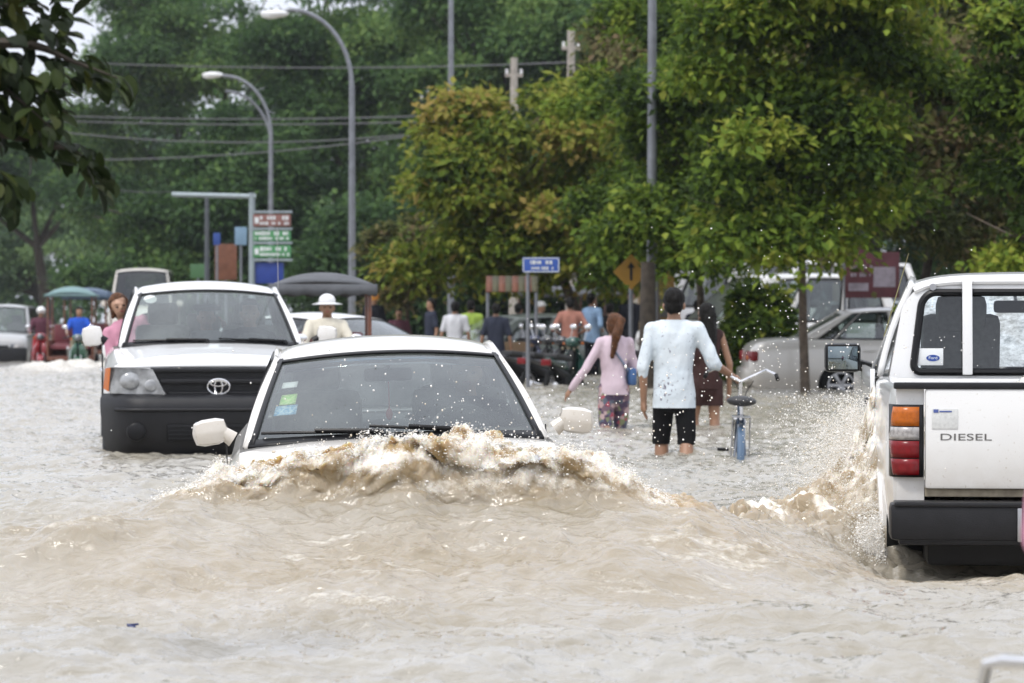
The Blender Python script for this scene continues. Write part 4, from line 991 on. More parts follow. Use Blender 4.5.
        if hair == 'ponytail': Hh += [('e', Hd((0, .06, .955)), (.028*H, .03*H, .028*H), hr), ('c', Hd((0, .075, .95)), U((.01, .10, .85)), .028*H, .034*H), ('c', U((.01, .10, .85)), U((.03, .075, .72)), .034*H, .016*H)]
        if hair == 'bob': Hh += [('c', Hd((0, .03, .92)), U((0, .04, .835)), .045*H, .034*H)]
        # keep the face clear
        hme = fuse(Hh, vox*.8, hm, 'hair', 2, [], .004*H, 40/H)
        bm = bmesh.new(); bm.from_mesh(hme); inv = (lm @ hm_).inverted()
        kill = [v for v in bm.verts if (lambda q: q.y < -.022 and q.z < .962 and abs(q.x) < .05)(inv @ (v.co / H))]
        bmesh.ops.delete(bm, geom=kill, context='VERTS'); bm.to_mesh(hme); bm.free(); link('hair', hme, o)
    elif hair in ('helmet', 'cap', 'hat'):
        b = MB()
        M_ = lambda p: Hd(p)
        if hair == 'helmet':
            b.ell(M_((0, .004, .952)), (.066*H, .074*H, .062*H), hr, 20, 12); b.ell(M_((0, -.055, .955)), (.05*H, .04*H, .008*H), hr)
        elif hair == 'hat':
            b.ell(M_((0, .004, .965)), (.056*H, .06*H, .046*H), hr, 20, 10); b.lathe([(.05*H, 0), (.10*H, -.012*H), (.10*H, -.016*H), (.05*H, -.006*H)], M_((0, 0, .955)), 'Z', 24)
        else:
            b.ell(M_((0, .004, .957)), (.052*H, .06*H, .05*H), hr, 20, 10); b.ell(M_((0, -.06, .955)), (.04*H, .035*H, .006*H), hr)
        b.build('helmet' if hair == 'helmet' else 'hat', hm, o)
    if face:
        for s in (1, -1):
            b = MB(); b.ell(Hd((s*.019, -.0525, .921)), (.0075*H, .003*H, .0042*H), hr); b.build('eye', eye_m, o)
        b = MB(); b.ell(Hd((0, -.0575, .8925)), (.013*H, .004*H, .0042*H), hr); b.build('mouth', lip_m, o)
    return o
for n_, c_, k_ in (('white', (.60, .61, .64), {}), ('pink', (.62, .50, .56), {}), ('pinkbright', (.62, .30, .40), {}), ('brown', (.052, .028, .026), {}), ('dark', (.018, .019, .026), {}), ('black', (.012, .012, .013), {}),
                   ('lime', (.30, .42, .08), {}), ('salmon', (.42, .20, .155), {}), ('sky', (.24, .36, .53), {}), ('navy', (.035, .04, .06), {}), ('khaki', (.36, .31, .22), {}), ('grey', (.34, .35, .37), {}), ('cream', (.66, .62, .52), {}),
                   ('blue', (.03, .10, .50), {}), ('red', (.50, .06, .07), {}), ('plum', (.12, .05, .07), {})):
    CLOTH[n_] = cloth(n_, c_)
def flower_print():
    m, nt, b = nodes_of('cloth_print'); L, N = nt.links.new, nt.nodes.new
    tc = N('ShaderNodeTexCoord'); v = N('ShaderNodeTexVoronoi'); v.inputs['Scale'].default_value = 26; L(tc.outputs['Object'], v.inputs['Vector'])
    r = N('ShaderNodeValToRGB'); r.color_ramp.interpolation = 'CONSTANT'; e = r.color_ramp.elements
    e[0].color = (.07, .05, .09, 1); e[1].position = .3; e[1].color = (.16, .10, .13, 1)
    for p, c in ((.5, (.10, .12, .16)), (.65, (.42, .30, .30)), (.8, (.35, .07, .10)), (.9, (.20, .22, .12))):
        q = e.new(p); q.color = (*c, 1)
    sp = N('ShaderNodeSeparateColor'); L(v.outputs['Color'], sp.inputs[0]); L(sp.outputs[0], r.inputs[0]); L(r.outputs[0], b.inputs['Base Color']); b.inputs['Roughness'].default_value = .9
    return m
CLOTH['print'] = flower_print()
def dirty_shirt():
    """pale blue-white shirt with a cluster of mud specks on the back"""
    m, nt, b = nodes_of('cloth_spattered'); L, N = nt.links.new, nt.nodes.new
    tc = N('ShaderNodeTexCoord'); sep = N('ShaderNodeVectorMath'); sep.operation = 'DISTANCE'; sep.inputs[1].default_value = (.075, .12, .90); L(tc.outputs['Object'], sep.inputs[0])
    v = N('ShaderNodeTexNoise'); v.inputs['Scale'].default_value = 42; v.inputs['Detail'].default_value = 3; L(tc.outputs['Object'], v.inputs['Vector'])
    a = N('ShaderNodeMapRange'); a.inputs['From Min'].default_value = .14; a.inputs['From Max'].default_value = .03; a.inputs['To Max'].default_value = .125; L(sep.outputs['Value'], a.inputs['Value'])
    s = N('ShaderNodeMath'); s.operation = 'ADD'; L(a.outputs[0], s.inputs[0]); L(v.outputs['Fac'], s.inputs[1])
    g_ = N('ShaderNodeMapRange'); g_.inputs['From Min'].default_value = .67; g_.inputs['From Max'].default_value = .72; L(s.outputs[0], g_.inputs['Value'])
    n2 = N('ShaderNodeTexNoise'); n2.inputs['Scale'].default_value = 5; L(tc.outputs['Object'], n2.inputs['Vector'])
    cr_ = N('ShaderNodeValToRGB'); cr_.color_ramp.elements[0].color = (.52, .60, .66, 1); cr_.color_ramp.elements[1].color = (.70, .74, .76, 1); L(n2.outputs['Fac'], cr_.inputs[0])
    mx = N('ShaderNodeMix'); mx.data_type = 'RGBA'; mx.inputs['B'].default_value = (.17, .16, .20, 1); L(g_.outputs[0], mx.inputs['Factor']); L(cr_.outputs[0], mx.inputs['A']); L(mx.outputs['Result'], b.inputs['Base Color'])
    b.inputs['Roughness'].default_value = .85
    n3 = N('ShaderNodeTexNoise'); n3.inputs['Scale'].default_value = 9; n3.inputs['Detail'].default_value = 3; L(tc.outputs['Object'], n3.inputs['Vector'])
    bp = N('ShaderNodeBump'); bp.inputs['Strength'].default_value = .45; bp.inputs['Distance'].default_value = .03; L(n3.outputs['Fac'], bp.inputs['Height']); L(bp.outputs[0], b.inputs['Normal'])
    return m
CLOTH['spattered'] = dirty_shirt()
PI = math.pi
# the three waders in the middle; feet rest on the submerged road at z = -0.42 (kerb side -0.3)
DM_ = 22.8
man = person('man in pale mud-spattered shirt and rolled black trousers pushing a bicycle', (wx(674, DM_), DM_, -.37), PI + R(-4), 1.70,
             la=((.142, .03, .63), (.140, .0, .475)), ra=((.185, .0, .65), (.275, -.11, .585)), ll='fwd', rl='back', top='spattered', sleeve=.62, hem=.445, bottom='black', blen=.52, vox=.010, wr=.007)
man.rotation_euler = (0, 0, PI + R(-4))
man['label'] = 'man in pale mud-spattered shirt and rolled black trousers pushing a bicycle'
b = MB(); b.torus((0, .012, 0), .060, .011, 'Z', 24, 8); cl = b.build('collar', CLOTH['spattered'], man); cl.location = (0, 0, .838*1.70); cl.scale = (1.0, .95, 1.5)
DW = 28.2
wom = person('woman in pink long-sleeved top and patterned knee-length shorts wading with a blue bag', (wx(614, DW), DW, -.36), PI + R(12), 1.50, la=((.185, -.0, .64), (.275, -.06, .50)), ra=((.145, -.06, .63), (.12, -.16, .60)), ll='back', rl='fwd',
             top='pink', sleeve=1.0, hem=.47, bottom='print', blen=.58, skirt=.006, hair='ponytail', hm=hair_b, vox=.012, female=True, head=(0, 25))
b = MB(); b.tube([(.10, .0, 1.235), (.04, .10, 1.16), (-.06, .115, 1.02), (-.13, .06, .93)], .008, 6, flat=1.8); b.tube([(.10, .0, 1.235), (.05, -.09, 1.15), (-.08, -.085, 1.0), (-.13, -.01, .93)], .008, 6); 
bag = b.mesh('strap', mat('bag_strap', (.22, .26, .36), .8)); bg_ = MB(); bg_.box((-.165, .03, .88), (.07, .2, .17), .03); bo = bg_.build('shoulder_bag', mat('blue_bag', (.05, .12, .28), .7, var=.3)); link('strap', bag, bo)
bo.location = wom.location; bo.rotation_euler = wom.rotation_euler; tag(bo, 'small blue bag slung on the hip of the woman in pink', 'bag')
DB = 28.6
person('woman in brown sleeveless top and short skirt with long dark hair wading ahead', (wx(706, DB), DB, -.36), PI + R(20), 1.60, la=((.14, .0, .63), (.12, -.12, .60)), ra='hang', ll='fwd', rl='stand',
       top='brown', sleeve=0, hem=.47, bottom='brown', blen=.34, skirt=.012, hair='long', vox=.012, female=True, head=(0, 15))

# ------------------------------------------------------------------ bicycle pushed by the man
def bicycle(label, loc, yaw, tilt=0):
    rt = empty('bicycle', loc, yaw, label, 'bicycle'); rt.rotation_euler = (0, R(tilt), yaw)
    fr = mat('blue_frame', (.02, .045, .09), .3, coat=.5)
    r, wbx = .325, 1.04                                         # forward is -y
    for yy, name in ((0, 'wheel'), (-wbx, 'wheel')):
        t = MB(); t.torus((0, 0, 0), r, .021, 'X', 36, 8); w_ = t.build('wheel', rubber, rt); w_.location = (0, yy, r)
        t = MB(); t.torus((0, 0, 0), r-.026, .010, 'X', 36, 6); t.build('rim', chrome, w_)
        t = MB()
        for k in range(18): a = 2*PI*k/18; t.tube([((-1)**k*.025, .02*math.cos(a), .02*math.sin(a)), (0, (r-.03)*math.cos(a+.2), (r-.03)*math.sin(a+.2))], .0018, 4)
        t.tube([(-.05, 0, 0), (.05, 0, 0)], .018, 10); t.build('spokes', steel, w_)
        t = MB(); rows = []
        for a in ls(-.3 if yy == 0 else -.9, PI*.80 if yy == 0 else PI*.55, 20):
            rows.append([(x, yy + (r+.035-.012*abs(x/.028))*math.cos(a) * (1 if yy == 0 else -1) * (1 if yy == 0 else 1), r + (r+.035-.012*abs(x/.028))*math.sin(a)) for x in (-.028, -.014, 0, .014, .028)])
        t.grid(rows); t.build('mudguard', fr if yy else mat('mudguard_blue', (.05, .10, .17), .35, coat=.5), rt, solid=.003)
    bb = (0, -.44, .29); seat_t = (0, -.26, .80); head_t = (0, -.90, .84); head_b = (0, -.93, .66)
    f = MB(); f.tube([bb, seat_t], .016, 8); f.tube([bb, head_b], .017, 8); f.tube([(0, -.36, .50), (0, -.92, .74)], .015, 8); f.tube([head_t, head_b], .019, 8)
    for s in (1, -1): f.tube([(s*.05, 0, r), (s*.035, -.44, .29)], .010, 6); f.tube([(s*.05, 0, r), (s*.015, -.28, .74)], .009, 6)
    f.build('frame', fr, rt)
    f = MB()
    for s in (1, -1): f.tube([(s*.05, -wbx, r), (s*.045, -.965, .68), (0, -.93, .69)], .010, 6)
    f.build('fork', chrome, rt)
    f = MB(); f.box((0, -.225, .845), (.05, .24, .04), .018); f.ell((0, -.15, .848), (.115, .085, .042)); f.ell((0, -.28, .845), (.055, .12, .03))
    f.build('saddle', mat('saddle_vinyl', (.025, .025, .027), .5, bump=.2), rt)
    f = MB(); f.tube([(.0, -.245, .70), (0, -.245, .83)], .013, 8); f.build('seat_post', chrome, rt)
    f = MB(); hb = (0, -.885, .98); f.tube([head_t, hb], .014, 8)
    for s in (1, -1): f.tube([hb, (s*.10, -.91, 1.03), (s*.20, -.86, 1.08), (s*.27, -.74, 1.05), (s*.28, -.64, 1.02)], .011, 8)
    for s in (1, -1): f.tube([(s*.20, -.85, 1.07), (s*.26, -.80, 1.04), (s*.29, -.70, 1.0)], .005, 5)
    h_ = f.build('handlebar', chrome, rt)
    for s in (1, -1): g_ = MB(); g_.tube([(s*.272, -.72, 1.045), (s*.282, -.62, 1.015)], .017, 8); g_.build('grip', rubber, h_)
    f = MB(); f.tube([(.05, -.82, .98), (-.02, -.98, .86), (0, -.93, .70)], .004, 5); f.tube([(-.10, -.82, .99), (-.05, -1.0, .9), (0, -.9, .66)], .004, 5); f.build('brake_cable', trimb, rt)
    f = MB(); f.box((0, 0, .735), (.13, .36, .008), .002)
    for s in (1, -1): f.tube([(s*.065, .16, .735), (s*.065, -.22, .735)], .007, 6); f.tube([(s*.07, 0, r), (s*.065, .06, .735)], .006, 6)
    f.build('carrier', steel, rt)
    f = MB(); f.torus((.045, -.44, .29), .085, .008, 'X', 24, 6); f.tube([(.06, -.44, .29), (.07, -.46, .45)], .010, 6); f.tube([(-.05, -.44, .29), (-.07, -.42, .13)], .010, 6); cr_ = f.build('crank', steel, rt)
    for s, (yy, zz) in ((1, (-.46, .46)), (-1, (-.42, .12))):
        f = MB(); f.box((s*.125, yy, zz), (.09, .065, .022), .004); f.build('pedal', trimb, cr_)
    f = MB(); f.tube([(.06, -.02, .30), (.12, .05, .05)], .008, 6); f.build('stand', steel, rt)
    return rt
bk = bicycle('blue city bicycle with black saddle being pushed by the man in the pale shirt', (wx(736, 22.2), 22.0, -.39), 0, 0)
bk.rotation_euler = (0, R(-2), PI - R(3.6))

# ------------------------------------------------------------------ motor scooters
def scooter(label, loc, yaw, col, group=None, tail=False):
    rt = empty('motorbike', loc, yaw, label, 'motorbike', group)
    pm = mat('scooter_' + '_'.join('%03d' % int(c*999) for c in col), col, .25, coat=.7)
    for yy in (-.62, .62):
        t = MB(); t.torus((0, 0, 0), .245, .043, 'X', 28, 8); w_ = t.build('wheel', rubber, rt); w_.location = (0, yy, .285)
        t = MB(); t.torus((0, 0, 0), .20, .014, 'X', 24, 6); t.tube([(-.06, 0, 0), (.06, 0, 0)], .05, 12)
        for k in range(8): a = 2*PI*k/8; t.tube([(0, .05*math.cos(a), .05*math.sin(a)), (0, .2*math.cos(a), .2*math.sin(a))], .006, 4)
        t.build('rim', steel, w_)
    b = MB(); b.tube([(0, -.42, .86), (0, -.34, .58), (0, -.12, .44), (0, .25, .50), (0, .62, .66)], [.06, .08, .09, .11, .05], 10); b.box((0, .1, .36), (.24, .34, .24), .06); b.build('frame', trimb, rt)
    s_ = MB()
    for s in (1, -1): s_.grid([[(s*x, y, z) for x, y, z in r_] for r_ in ([(.02, -.48, .92), (.07, -.49, .90), (.10, -.44, .86)], [(.02, -.52, .74), (.15, -.50, .72), (.20, -.40, .70)], [(.02, -.46, .55), (.16, -.43, .52), (.22, -.30, .50)], [(.02, -.36, .40), (.14, -.32, .36), (.20, -.16, .34)])])
    s_.build('leg_shield', pm, rt, solid=.012)
    q = MB(); q.tube([(0, .0, .60), (0, .3, .66), (0, .78, .74)], [.08, .13, .05], 12, flat=.8); q.build('side_panel', pm, rt)
    q = MB(); q.box((0, .28, .77), (.24, .76, .09), .04, (R(4), 0, 0)); q.build('seat', mat('bike_seat', (.02, .02, .021), .5), rt)
    q = MB()
    for s in (1, -1): q.tube([(s*.07, -.62, .285), (s*.06, -.5, .62)], .022, 8)
    q.build('fork', steel, rt)
    q = MB(); q.grid([[(x, -.62+.31*math.cos(a), .285+(.31-.2*abs(x)**1.3)*math.sin(a)) for x in ls(-.07, .07, 5)] for a in ls(.5, 2.6, 10)]); q.build('front_mudguard', pm, rt, solid=.006)
    h = MB(); h.tube([(.34, -.26, 1.0), (.18, -.36, 1.02), (0, -.42, 1.0), (-.18, -.36, 1.02), (-.34, -.26, 1.0)], .014, 8); hb = h.build('handlebar', trimb, rt)
    q = MB(); q.ell((0, -.44, 1.0), (.14, .10, .09)); q.build('headlamp_cowl', pm, rt)
    q = MB(); q.ell((0, -.52, 1.0), (.085, .035, .07)); q.build('headlight', reflector, rt)
    for s in (1, -1):
        q = MB(); q.tube([(s*.22, -.34, 1.02), (s*.27, -.34, 1.20)], .007, 6); q.ell((s*.29, -.33, 1.24), (.065, .018, .045)); q.build('mirror', chrome, hb)
        q = MB(); q.ell((s*.15, -.46, .98), (.03, .025, .025)); q.build('indicator', amber, rt)
    q = MB(); q.tube([(-.14, -.02, .28), (-.15, .4, .28), (-.15, .85, .36)], [.025, .04, .035], 10); q.build('exhaust', chrome, rt)
    q = MB(); q.box((0, .84, .70), (.16, .07, .10), .02); q.build('taillight', red, rt)
    return rt
RID = dict(la='bars', ra='bars', ll='sit', rl='sit')
def rider(label, bike, col, **k):
    """seated on a scooter: hips a little above the saddle"""
    Hh = k.pop('H', 1.62); y = k.pop('back', .12)
    p = Matrix.Rotation(bike.rotation_euler.z, 4, 'Z') @ Vector((0, y, 0)) + bike.location
    a = dict(RID); a.update(k)
    return person(label, (p.x, p.y, bike.location.z + .84 - .475*Hh), bike.rotation_euler.z, Hh, top=col, **a)
BG = dict(vox=.02, face=False)
b1 = scooter('red motorbike ridden through the flood by a rider in a white helmet', (wx(41, 68), 68, -.36), R(8), (.30, .02, .03))
rider('rider in plum top and white helmet on the red motorbike', b1, 'plum', hair='helmet', hm=mat('white_helmet', (.75, .75, .75), .25, coat=.5), bottom='red', **BG)
b2 = scooter('motorbike pulling the teal-roofed trailer behind the big white pickup', (wx(79, 64), 64, -.36), R(6), (.03, .10, .06))
rider('driver in a bright blue shirt on the motorbike under the teal roof', b2, 'blue', hair='short', bottom='khaki', sleeve=.35, **BG)
b3 = scooter('motorbike pulling the grey-canopied trailer behind the cream sedan', (wx(330, 31), 30.6, -.36), R(6), (.12, .012, .018))
rider('rider in cream shirt and white brimmed hat seen over the cream sedan roof', b3, 'cream', hair='hat', hm=MATS['white_helmet'], bottom='dark', vox=.016)

# trailers with canopies drawn by the motorbikes
def trailer(label, loc, yaw, roofm, w=1.5, l=2.2, top=2.05, valance=.16, dome=.22, group='canopied passenger trailers'):
    rt = empty('passenger_trailer', loc, yaw, label, 'tuk-tuk', group)
    wood = mat('varnished_wood', (.16, .05, .022), .4, var=.4, scale=12, coat=.3)
    b = MB(); b.grid([[(u*w/2, v*l/2, top + dome*(1-abs(u)**2.2)*(1-.7*abs(v)**2.5)) for u in ls(-1, 1, 15)] for v in ls(-1, 1, 15)])
    c = b.build('canopy', roofm, rt, solid=.02)
    b = MB(); loop = [(-1, -1), (1, -1), (1, 1), (-1, 1), (-1, -1)]
    for (a0, b0), (a1, b1_) in zip(loop, loop[1:]):
        b.grid([[((a0+(a1-a0)*t)*w/2, (b0+(b1_-b0)*t)*l/2, top+.02-q*(valance*(.8+.2*abs(math.sin(t*18)))) ) for t in ls(0, 1, 36)] for q in (0, 1)])
    b.build('valance', roofm, c, solid=.008)
    for sx in (-1, 1):
        for sy in (-1, 1): b = MB(); b.tube([(sx*(w/2-.08), sy*(l/2-.1), .55), (sx*(w/2-.08), sy*(l/2-.1), top)], .022, 8); b.build('post', wood, rt)
    b = MB(); b.box((0, 0, .52), (w-.1, l-.15, .10), .02)
    for sx in (-1, 1): b.box((sx*(w/2-.07), 0, .74), (.05, l-.2, .38), .015)
    b.box((0, l/2-.1, .86), (w-.15, .05, .62), .02); b.build('carriage', wood, rt)
    b = MB(); b.box((0, l/2-.35, .80), (w-.25, .45, .14), .05); b.box((0, l/2-.16, 1.08), (w-.25, .1, .42), .04); b.box((0, -l/2+.4, .78), (w-.25, .35, .12), .05); b.build('bench', mat('bench_vinyl', (.18, .04, .05), .5), rt)
    for sx in (-1, 1):
        t = MB(); t.torus((0, 0, 0), .27, .045, 'X', 24, 8); t.tube([(-.05, 0, 0), (.05, 0, 0)], .05, 10)
        for k in range(8): a = 2*PI*k/8; t.tube([(0, 0, 0), (0, .25*math.cos(a), .25*math.sin(a))], .006, 4)
        w_ = t.build('wheel', rubber, rt); w_.location = (sx*(w/2-.02), .2, .31)
    b = MB(); b.tube([(0, -l/2+.2, .5), (0, -l/2-.5, .60), (0, -l/2-.9, .78)], .03, 8); b.build('draw_bar', steel, rt)
    return rt
grey_canvas = mat('grey_canvas', (.10, .105, .115), .85, var=.25, scale=4, bump=.3, bscale=12); teal_canvas = mat('teal_canvas', (.15, .25, .25), .7, var=.2, scale=4, bump=.3, bscale=12); blue_canvas = mat('slate_canvas', (.08, .12, .18), .7, var=.2, scale=4)
trailer('passenger trailer with dark grey domed canopy behind the rider in cream', (wx(325, 33), 32.6, -.36), R(4), grey_canvas, 1.18, 1.9, 1.80, .13, .15)
t2 = trailer('passenger trailer with pale teal roof driven by the man in blue', (wx(72, 66.5), 66.5, -.36), R(6), teal_canvas, 1.15, 2.2, 1.95, .05, .20)
trailer('passenger trailer with slate blue roof following the teal-roofed one', (wx(88, 78), 78, -.36), R(4), blue_canvas, 1.25, 2.2, 2.10, .2, .14)
trailer('passenger trailer with grey roof parked behind the man in salmon shirt', (wx(562, 64), 64, -.25), R(80), grey_canvas, 1.5, 1.9, 1.86, .10, .16)
t5 = trailer('passenger trailer with grey roof parked behind the yellow diamond sign', (wx(606, 67), 67, -.25), R(75), grey_canvas, 1.4, 1.7, 1.92, .10, .14)

# bystanders along the flooded pavement
G = dict(vox=.02, face=False)
def by(label, px, D, headtop, yaw, H=1.62, z=None, **k):
    a = dict(G); a.update(k); zz = wz(headtop, D) - H*1.0 if z is None else z
    return person(label, (wx(px, D), D, zz), R(yaw), H, **a)
by('person in dark green shirt facing left just above the cream sedan roof', 431, 53.6, 298, -70, top='navy', sleeve=.35, bottom='dark')
by('person in white shirt seen from behind next to the lime green shirt', 455, 52.2, 301, 180, top='white', sleeve=.35, bottom='dark')
by('person in lime green shirt standing beside the white shirt', 471, 54.4, 300, 165, top='lime', sleeve=.35, bottom='dark')
by('person in dark navy shirt seen from behind left of the blue street sign', 496, 50.8, 303, 180, H=1.6, top='navy', sleeve=.4, bottom='dark')
by('person in pale shirt sitting on a motorbike beside the street sign post', 519, 55.1, 303, 150, top='white', sleeve=.5, bottom='dark')
by('person in grey shirt and white cap by the street sign post', 541, 56.5, 301, 60, top='grey', sleeve=1, bottom='khaki', hair='cap', hm=MATS['white_helmet'], la='fwd', ra='fwd')
by('man in salmon shirt and khaki trousers standing with his back turned', 570, 52.2, 297, 185, H=1.66, top='salmon', sleeve=.5, bottom='khaki', la='elbow', ra='elbow')
by('man in light blue shirt with elbows out and dark trousers', 592, 52.9, 293, 130, H=1.70, top='sky', sleeve=.6, bottom='dark', la='elbow', ra='elbow')
by('person all in black behind the light blue shirt', 610, 55.1, 303, 170, top='black', bottom='black')
by('person in dark clothes standing under the yellow diamond sign', 631, 56.5, 291, 0, top='dark', bottom='dark')
by('person in dark shirt standing between the bicycle pusher and the white van', 697, 53.6, 300, 190, top='navy', bottom='dark')
by('person with orange helmet behind the white sedan', 374, 58.0, 293, 20, top='dark', hair='helmet', hm=mat('orange_helmet', (.72, .30, .03), .3, coat=.5), bottom='dark')
by('person in dark purple top in the shade near the white sedan', 399, 59.4, 308, 0, top='plum', bottom='dark')
# parked motorbikes
grp = 'motorbikes parked by the pavement'
for lab, px, D, yaw, c in (('dark motorbike parked in front of the man in salmon shirt', 548, 47, 150, (.03, .03, .035)), ('green-panelled motorbike parked nearest the cream sedan', 564, 45.5, 160, (.012, .06, .045)), ('black motorbike parked beside the street sign post', 531, 49, 140, (.025, .025, .03)), ('dark blue motorbike parked left of the street sign post', 513, 51, 120, (.02, .03, .08))):
    scooter(lab, (wx(px, D), D, -.30), R(yaw), c, grp)
# people in and on the cars
P8 = CARS['pickup'].location
def in_car(car, p, label, **k):
    q = car.matrix_basis @ Vector(p); a = dict(vox=.016); a.update(k)
    return person(label, q, car.rotation_euler.z + R(k.get('turn', 0)) if 'turn' not in a else car.rotation_euler.z + R(a.pop('turn')), **a)
bpy.context.view_layer.update()
SIT = dict(ll='sit', rl='sit', bodylow=True)
in_car(CARS['pickup'], (.37, .98, .02), 'driver of the white double cab pickup behind the wheel', H=1.66, la='bars', ra='bars', top='dark', bottom='dark', **SIT)
in_car(CARS['pickup'], (.02, 1.55, .04), 'passenger in the middle of the pickup rear seat', H=1.6, la='up', ra='lap', top='grey', bottom='dark', **SIT)
in_car(CARS['sedan'], (.37, 1.10, -.30), 'driver of the cream sedan seen dimly through the wet windscreen', H=1.66, la='bars', ra='bars', top='dark', bottom='dark', **SIT)
in_car(CARS['pickup'], (-.53, 1.55, .17), 'woman in a pink top leaning out of the pickup side window', H=1.60, la='hang', ra='lap', top='pinkbright', bottom='dark', skin=skin_l, hair='bob', hm=hair_b, female=True, head=(0, 12), vox=.011, turn=-6, roll=-19, ll='sit', rl='sit', sleeve=.5)
0 and in_car(CARS['pickup'], (.45, 2.75, .44), 'passenger in white cap riding in the pickup bed', H=1.5, top='cream', bottom='dark', hair='cap', hm=MATS['white_helmet'], la='lap', ra='lap', **SIT)
# ------------------------------------------------------------------ background vehicles
def box_vehicle(root, pm, L_, hw, cowl, roofz, nose, hoodz, wins, glassm=sideg, lowb=0, fg=wind):
    """one-box or two-box vehicle: front at -y"""
    sp = dict(hw=hw, cabin=(nose+.05, L_-.1), arches=[(.75-.0, .33, .38), (L_-.85, .33, .38)], stations=[
        (0, hw*.86, .45, hoodz*.80, .02), (.06, hw*.94, .34, hoodz*.88, .03), (.25, hw*.98, .30, hoodz*.95, .04), (nose*.6, hw, .28, hoodz*.985, .05), (nose, hw, .28, hoodz, .04), (nose+.4, hw, .28, hoodz+.01, .01), (L_*.7, hw, .28, hoodz+.01, .01), (L_-.2, hw*.99, .30, hoodz, .01), (L_, hw*.96, .36, hoodz*.95, .01)])
    lower_body(sp, [pm, interior, trimb], root)
    cb = Cabin((hw*.88, nose, hoodz), (hw*.74, nose+cowl, roofz-.07), (hw*.76, L_-.35, roofz-.07), (hw*.90, L_-.06, hoodz), bulge=.10, rbulge=.06, crown=.05)
    ws = greenhouse(root, cb, pm, wins, side_glass=glassm, front_glass=fg)
    for sx in (-1, 1):
        for yy in (.75, L_-.85): wheel(root, (sx*(hw-.11), yy, .33), .34, .22, 5, steel, sx)
        h = MB(); h.box((sx*hw*.70, .06, hoodz*.70), (hw*.42, .12, .17), .04, (0, 0, sx*R(14))); hl = h.build('headlight', reflector, root)
        v = MB(); v.ell((sx*hw*.66, .0, hoodz*.70), (.09, .04, .07)); v.build('lamp_bowl', clearlens, hl)
        door_mirror(root, (sx*hw*.97, nose+.35, hoodz+.06), sx, pm)
        t = MB(); t.box((sx*hw*.88, L_-.02, hoodz*.85), (.14, .06, .42), .02); t.build('taillight', red, root)
        handle(root, (sx*(hw+.004), nose+1.1, hoodz-.12), trimb)
    g_ = MB(); g_.box((0, .03, hoodz*.68), (hw*.9, .07, .16), .02)
    for k in range(4): g_.box((0, -.01, hoodz*.68-.055+k*.037), (hw*.85, .02, .012), .003)
    g_.build('grille', trimb, root)
    q = MB(); q.box((0, .04, .50 + lowb/2), (hw*1.9, .22, .26 + lowb), .06); q.build('bumper', black_pl, root)
    seats(root, [nose+cowl+.35], hoodz-.1, .25, .52)
    return root
van = empty('minivan', (0, 0, 0), 0, 'white minivan parked behind the shrub and the silver sedan', 'van')
box_vehicle(van, white, 4.6, .85, .95, 1.98, .95, 1.12, [(.16, .34), (.38, .66), (.70, .93)])
van.location = (wx(652, 51), 51, -.12); van.rotation_euler = (0, 0, R(-68))
suv = empty('suv', (0, 0, 0), 0, 'silver four wheel drive with dark bumper coming through the flood beyond the canopied trailers', 'suv')
box_vehicle(suv, paint('grey_silver_paint', (.36, .36, .36), .5, .2), 4.5, .88, .75, 1.82, 1.15, 1.12, [(.14, .40), (.44, .70), (.74, .93)], lowb=.16)
suv.location = (wx(-8, 70), 70, -.42); suv.rotation_euler = (0, 0, R(4))
bus = empty('minibus', (0, 0, 0), 0, 'minibus with white roof and blue-grey windows parked behind the white minivan', 'bus')
box_vehicle(bus, white, 6.2, 1.0, .5, 2.45, .35, 1.45, [(.05, .22), (.25, .48), (.51, .74), (.77, .97)])
bus.location = (wx(640, 60), 62, -.15); bus.rotation_euler = (0, 0, R(-80))
tr = empty('minibus', (0, 0, 0), 0, 'pale minibus with cream roof following far behind the big white pickup', 'bus')
box_vehicle(tr, cream, 5.2, .92, .22, 2.28, .4, 1.3, [(.05, .25), (.28, .55), (.58, .95)], fg=glass('plain_screen', (.2, .23, .23), .03, False))
tr.location = (wx(141, 105), 105, -.42); tr.scale = (1.35, 1.35, 1.45); tr.rotation_euler = (0, 0, R(5))
dk = empty('hatchback', (0, 0, 0), 0, 'dark car parked behind the silver sedan under the red notice board', 'car')
box_vehicle(dk, darkpaint, 3.9, .82, .8, 1.52, 1.0, .95, [(.16, .45), (.49, .75), (.78, .93)])
dk.location = (wx(790, 49), 53, -.12); dk.rotation_euler = (0, 0, R(90)); 
dk.location = (wx(805, 55)+3.9, 55, -.12)
g2 = empty('hatchback', (0, 0, 0), 0, 'grey green car in the shade between the dark shirt and the white shirt', 'car')
box_vehicle(g2, mat('grey_green_paint', (.12, .14, .13), .3, coat=.6), 3.9, .82, .8, 1.5, 1.0, .95, [(.16, .45), (.49, .75), (.78, .93)])
g2.location = (wx(412, 52), 53, -.36); g2.rotation_euler = (0, 0, R(-60))

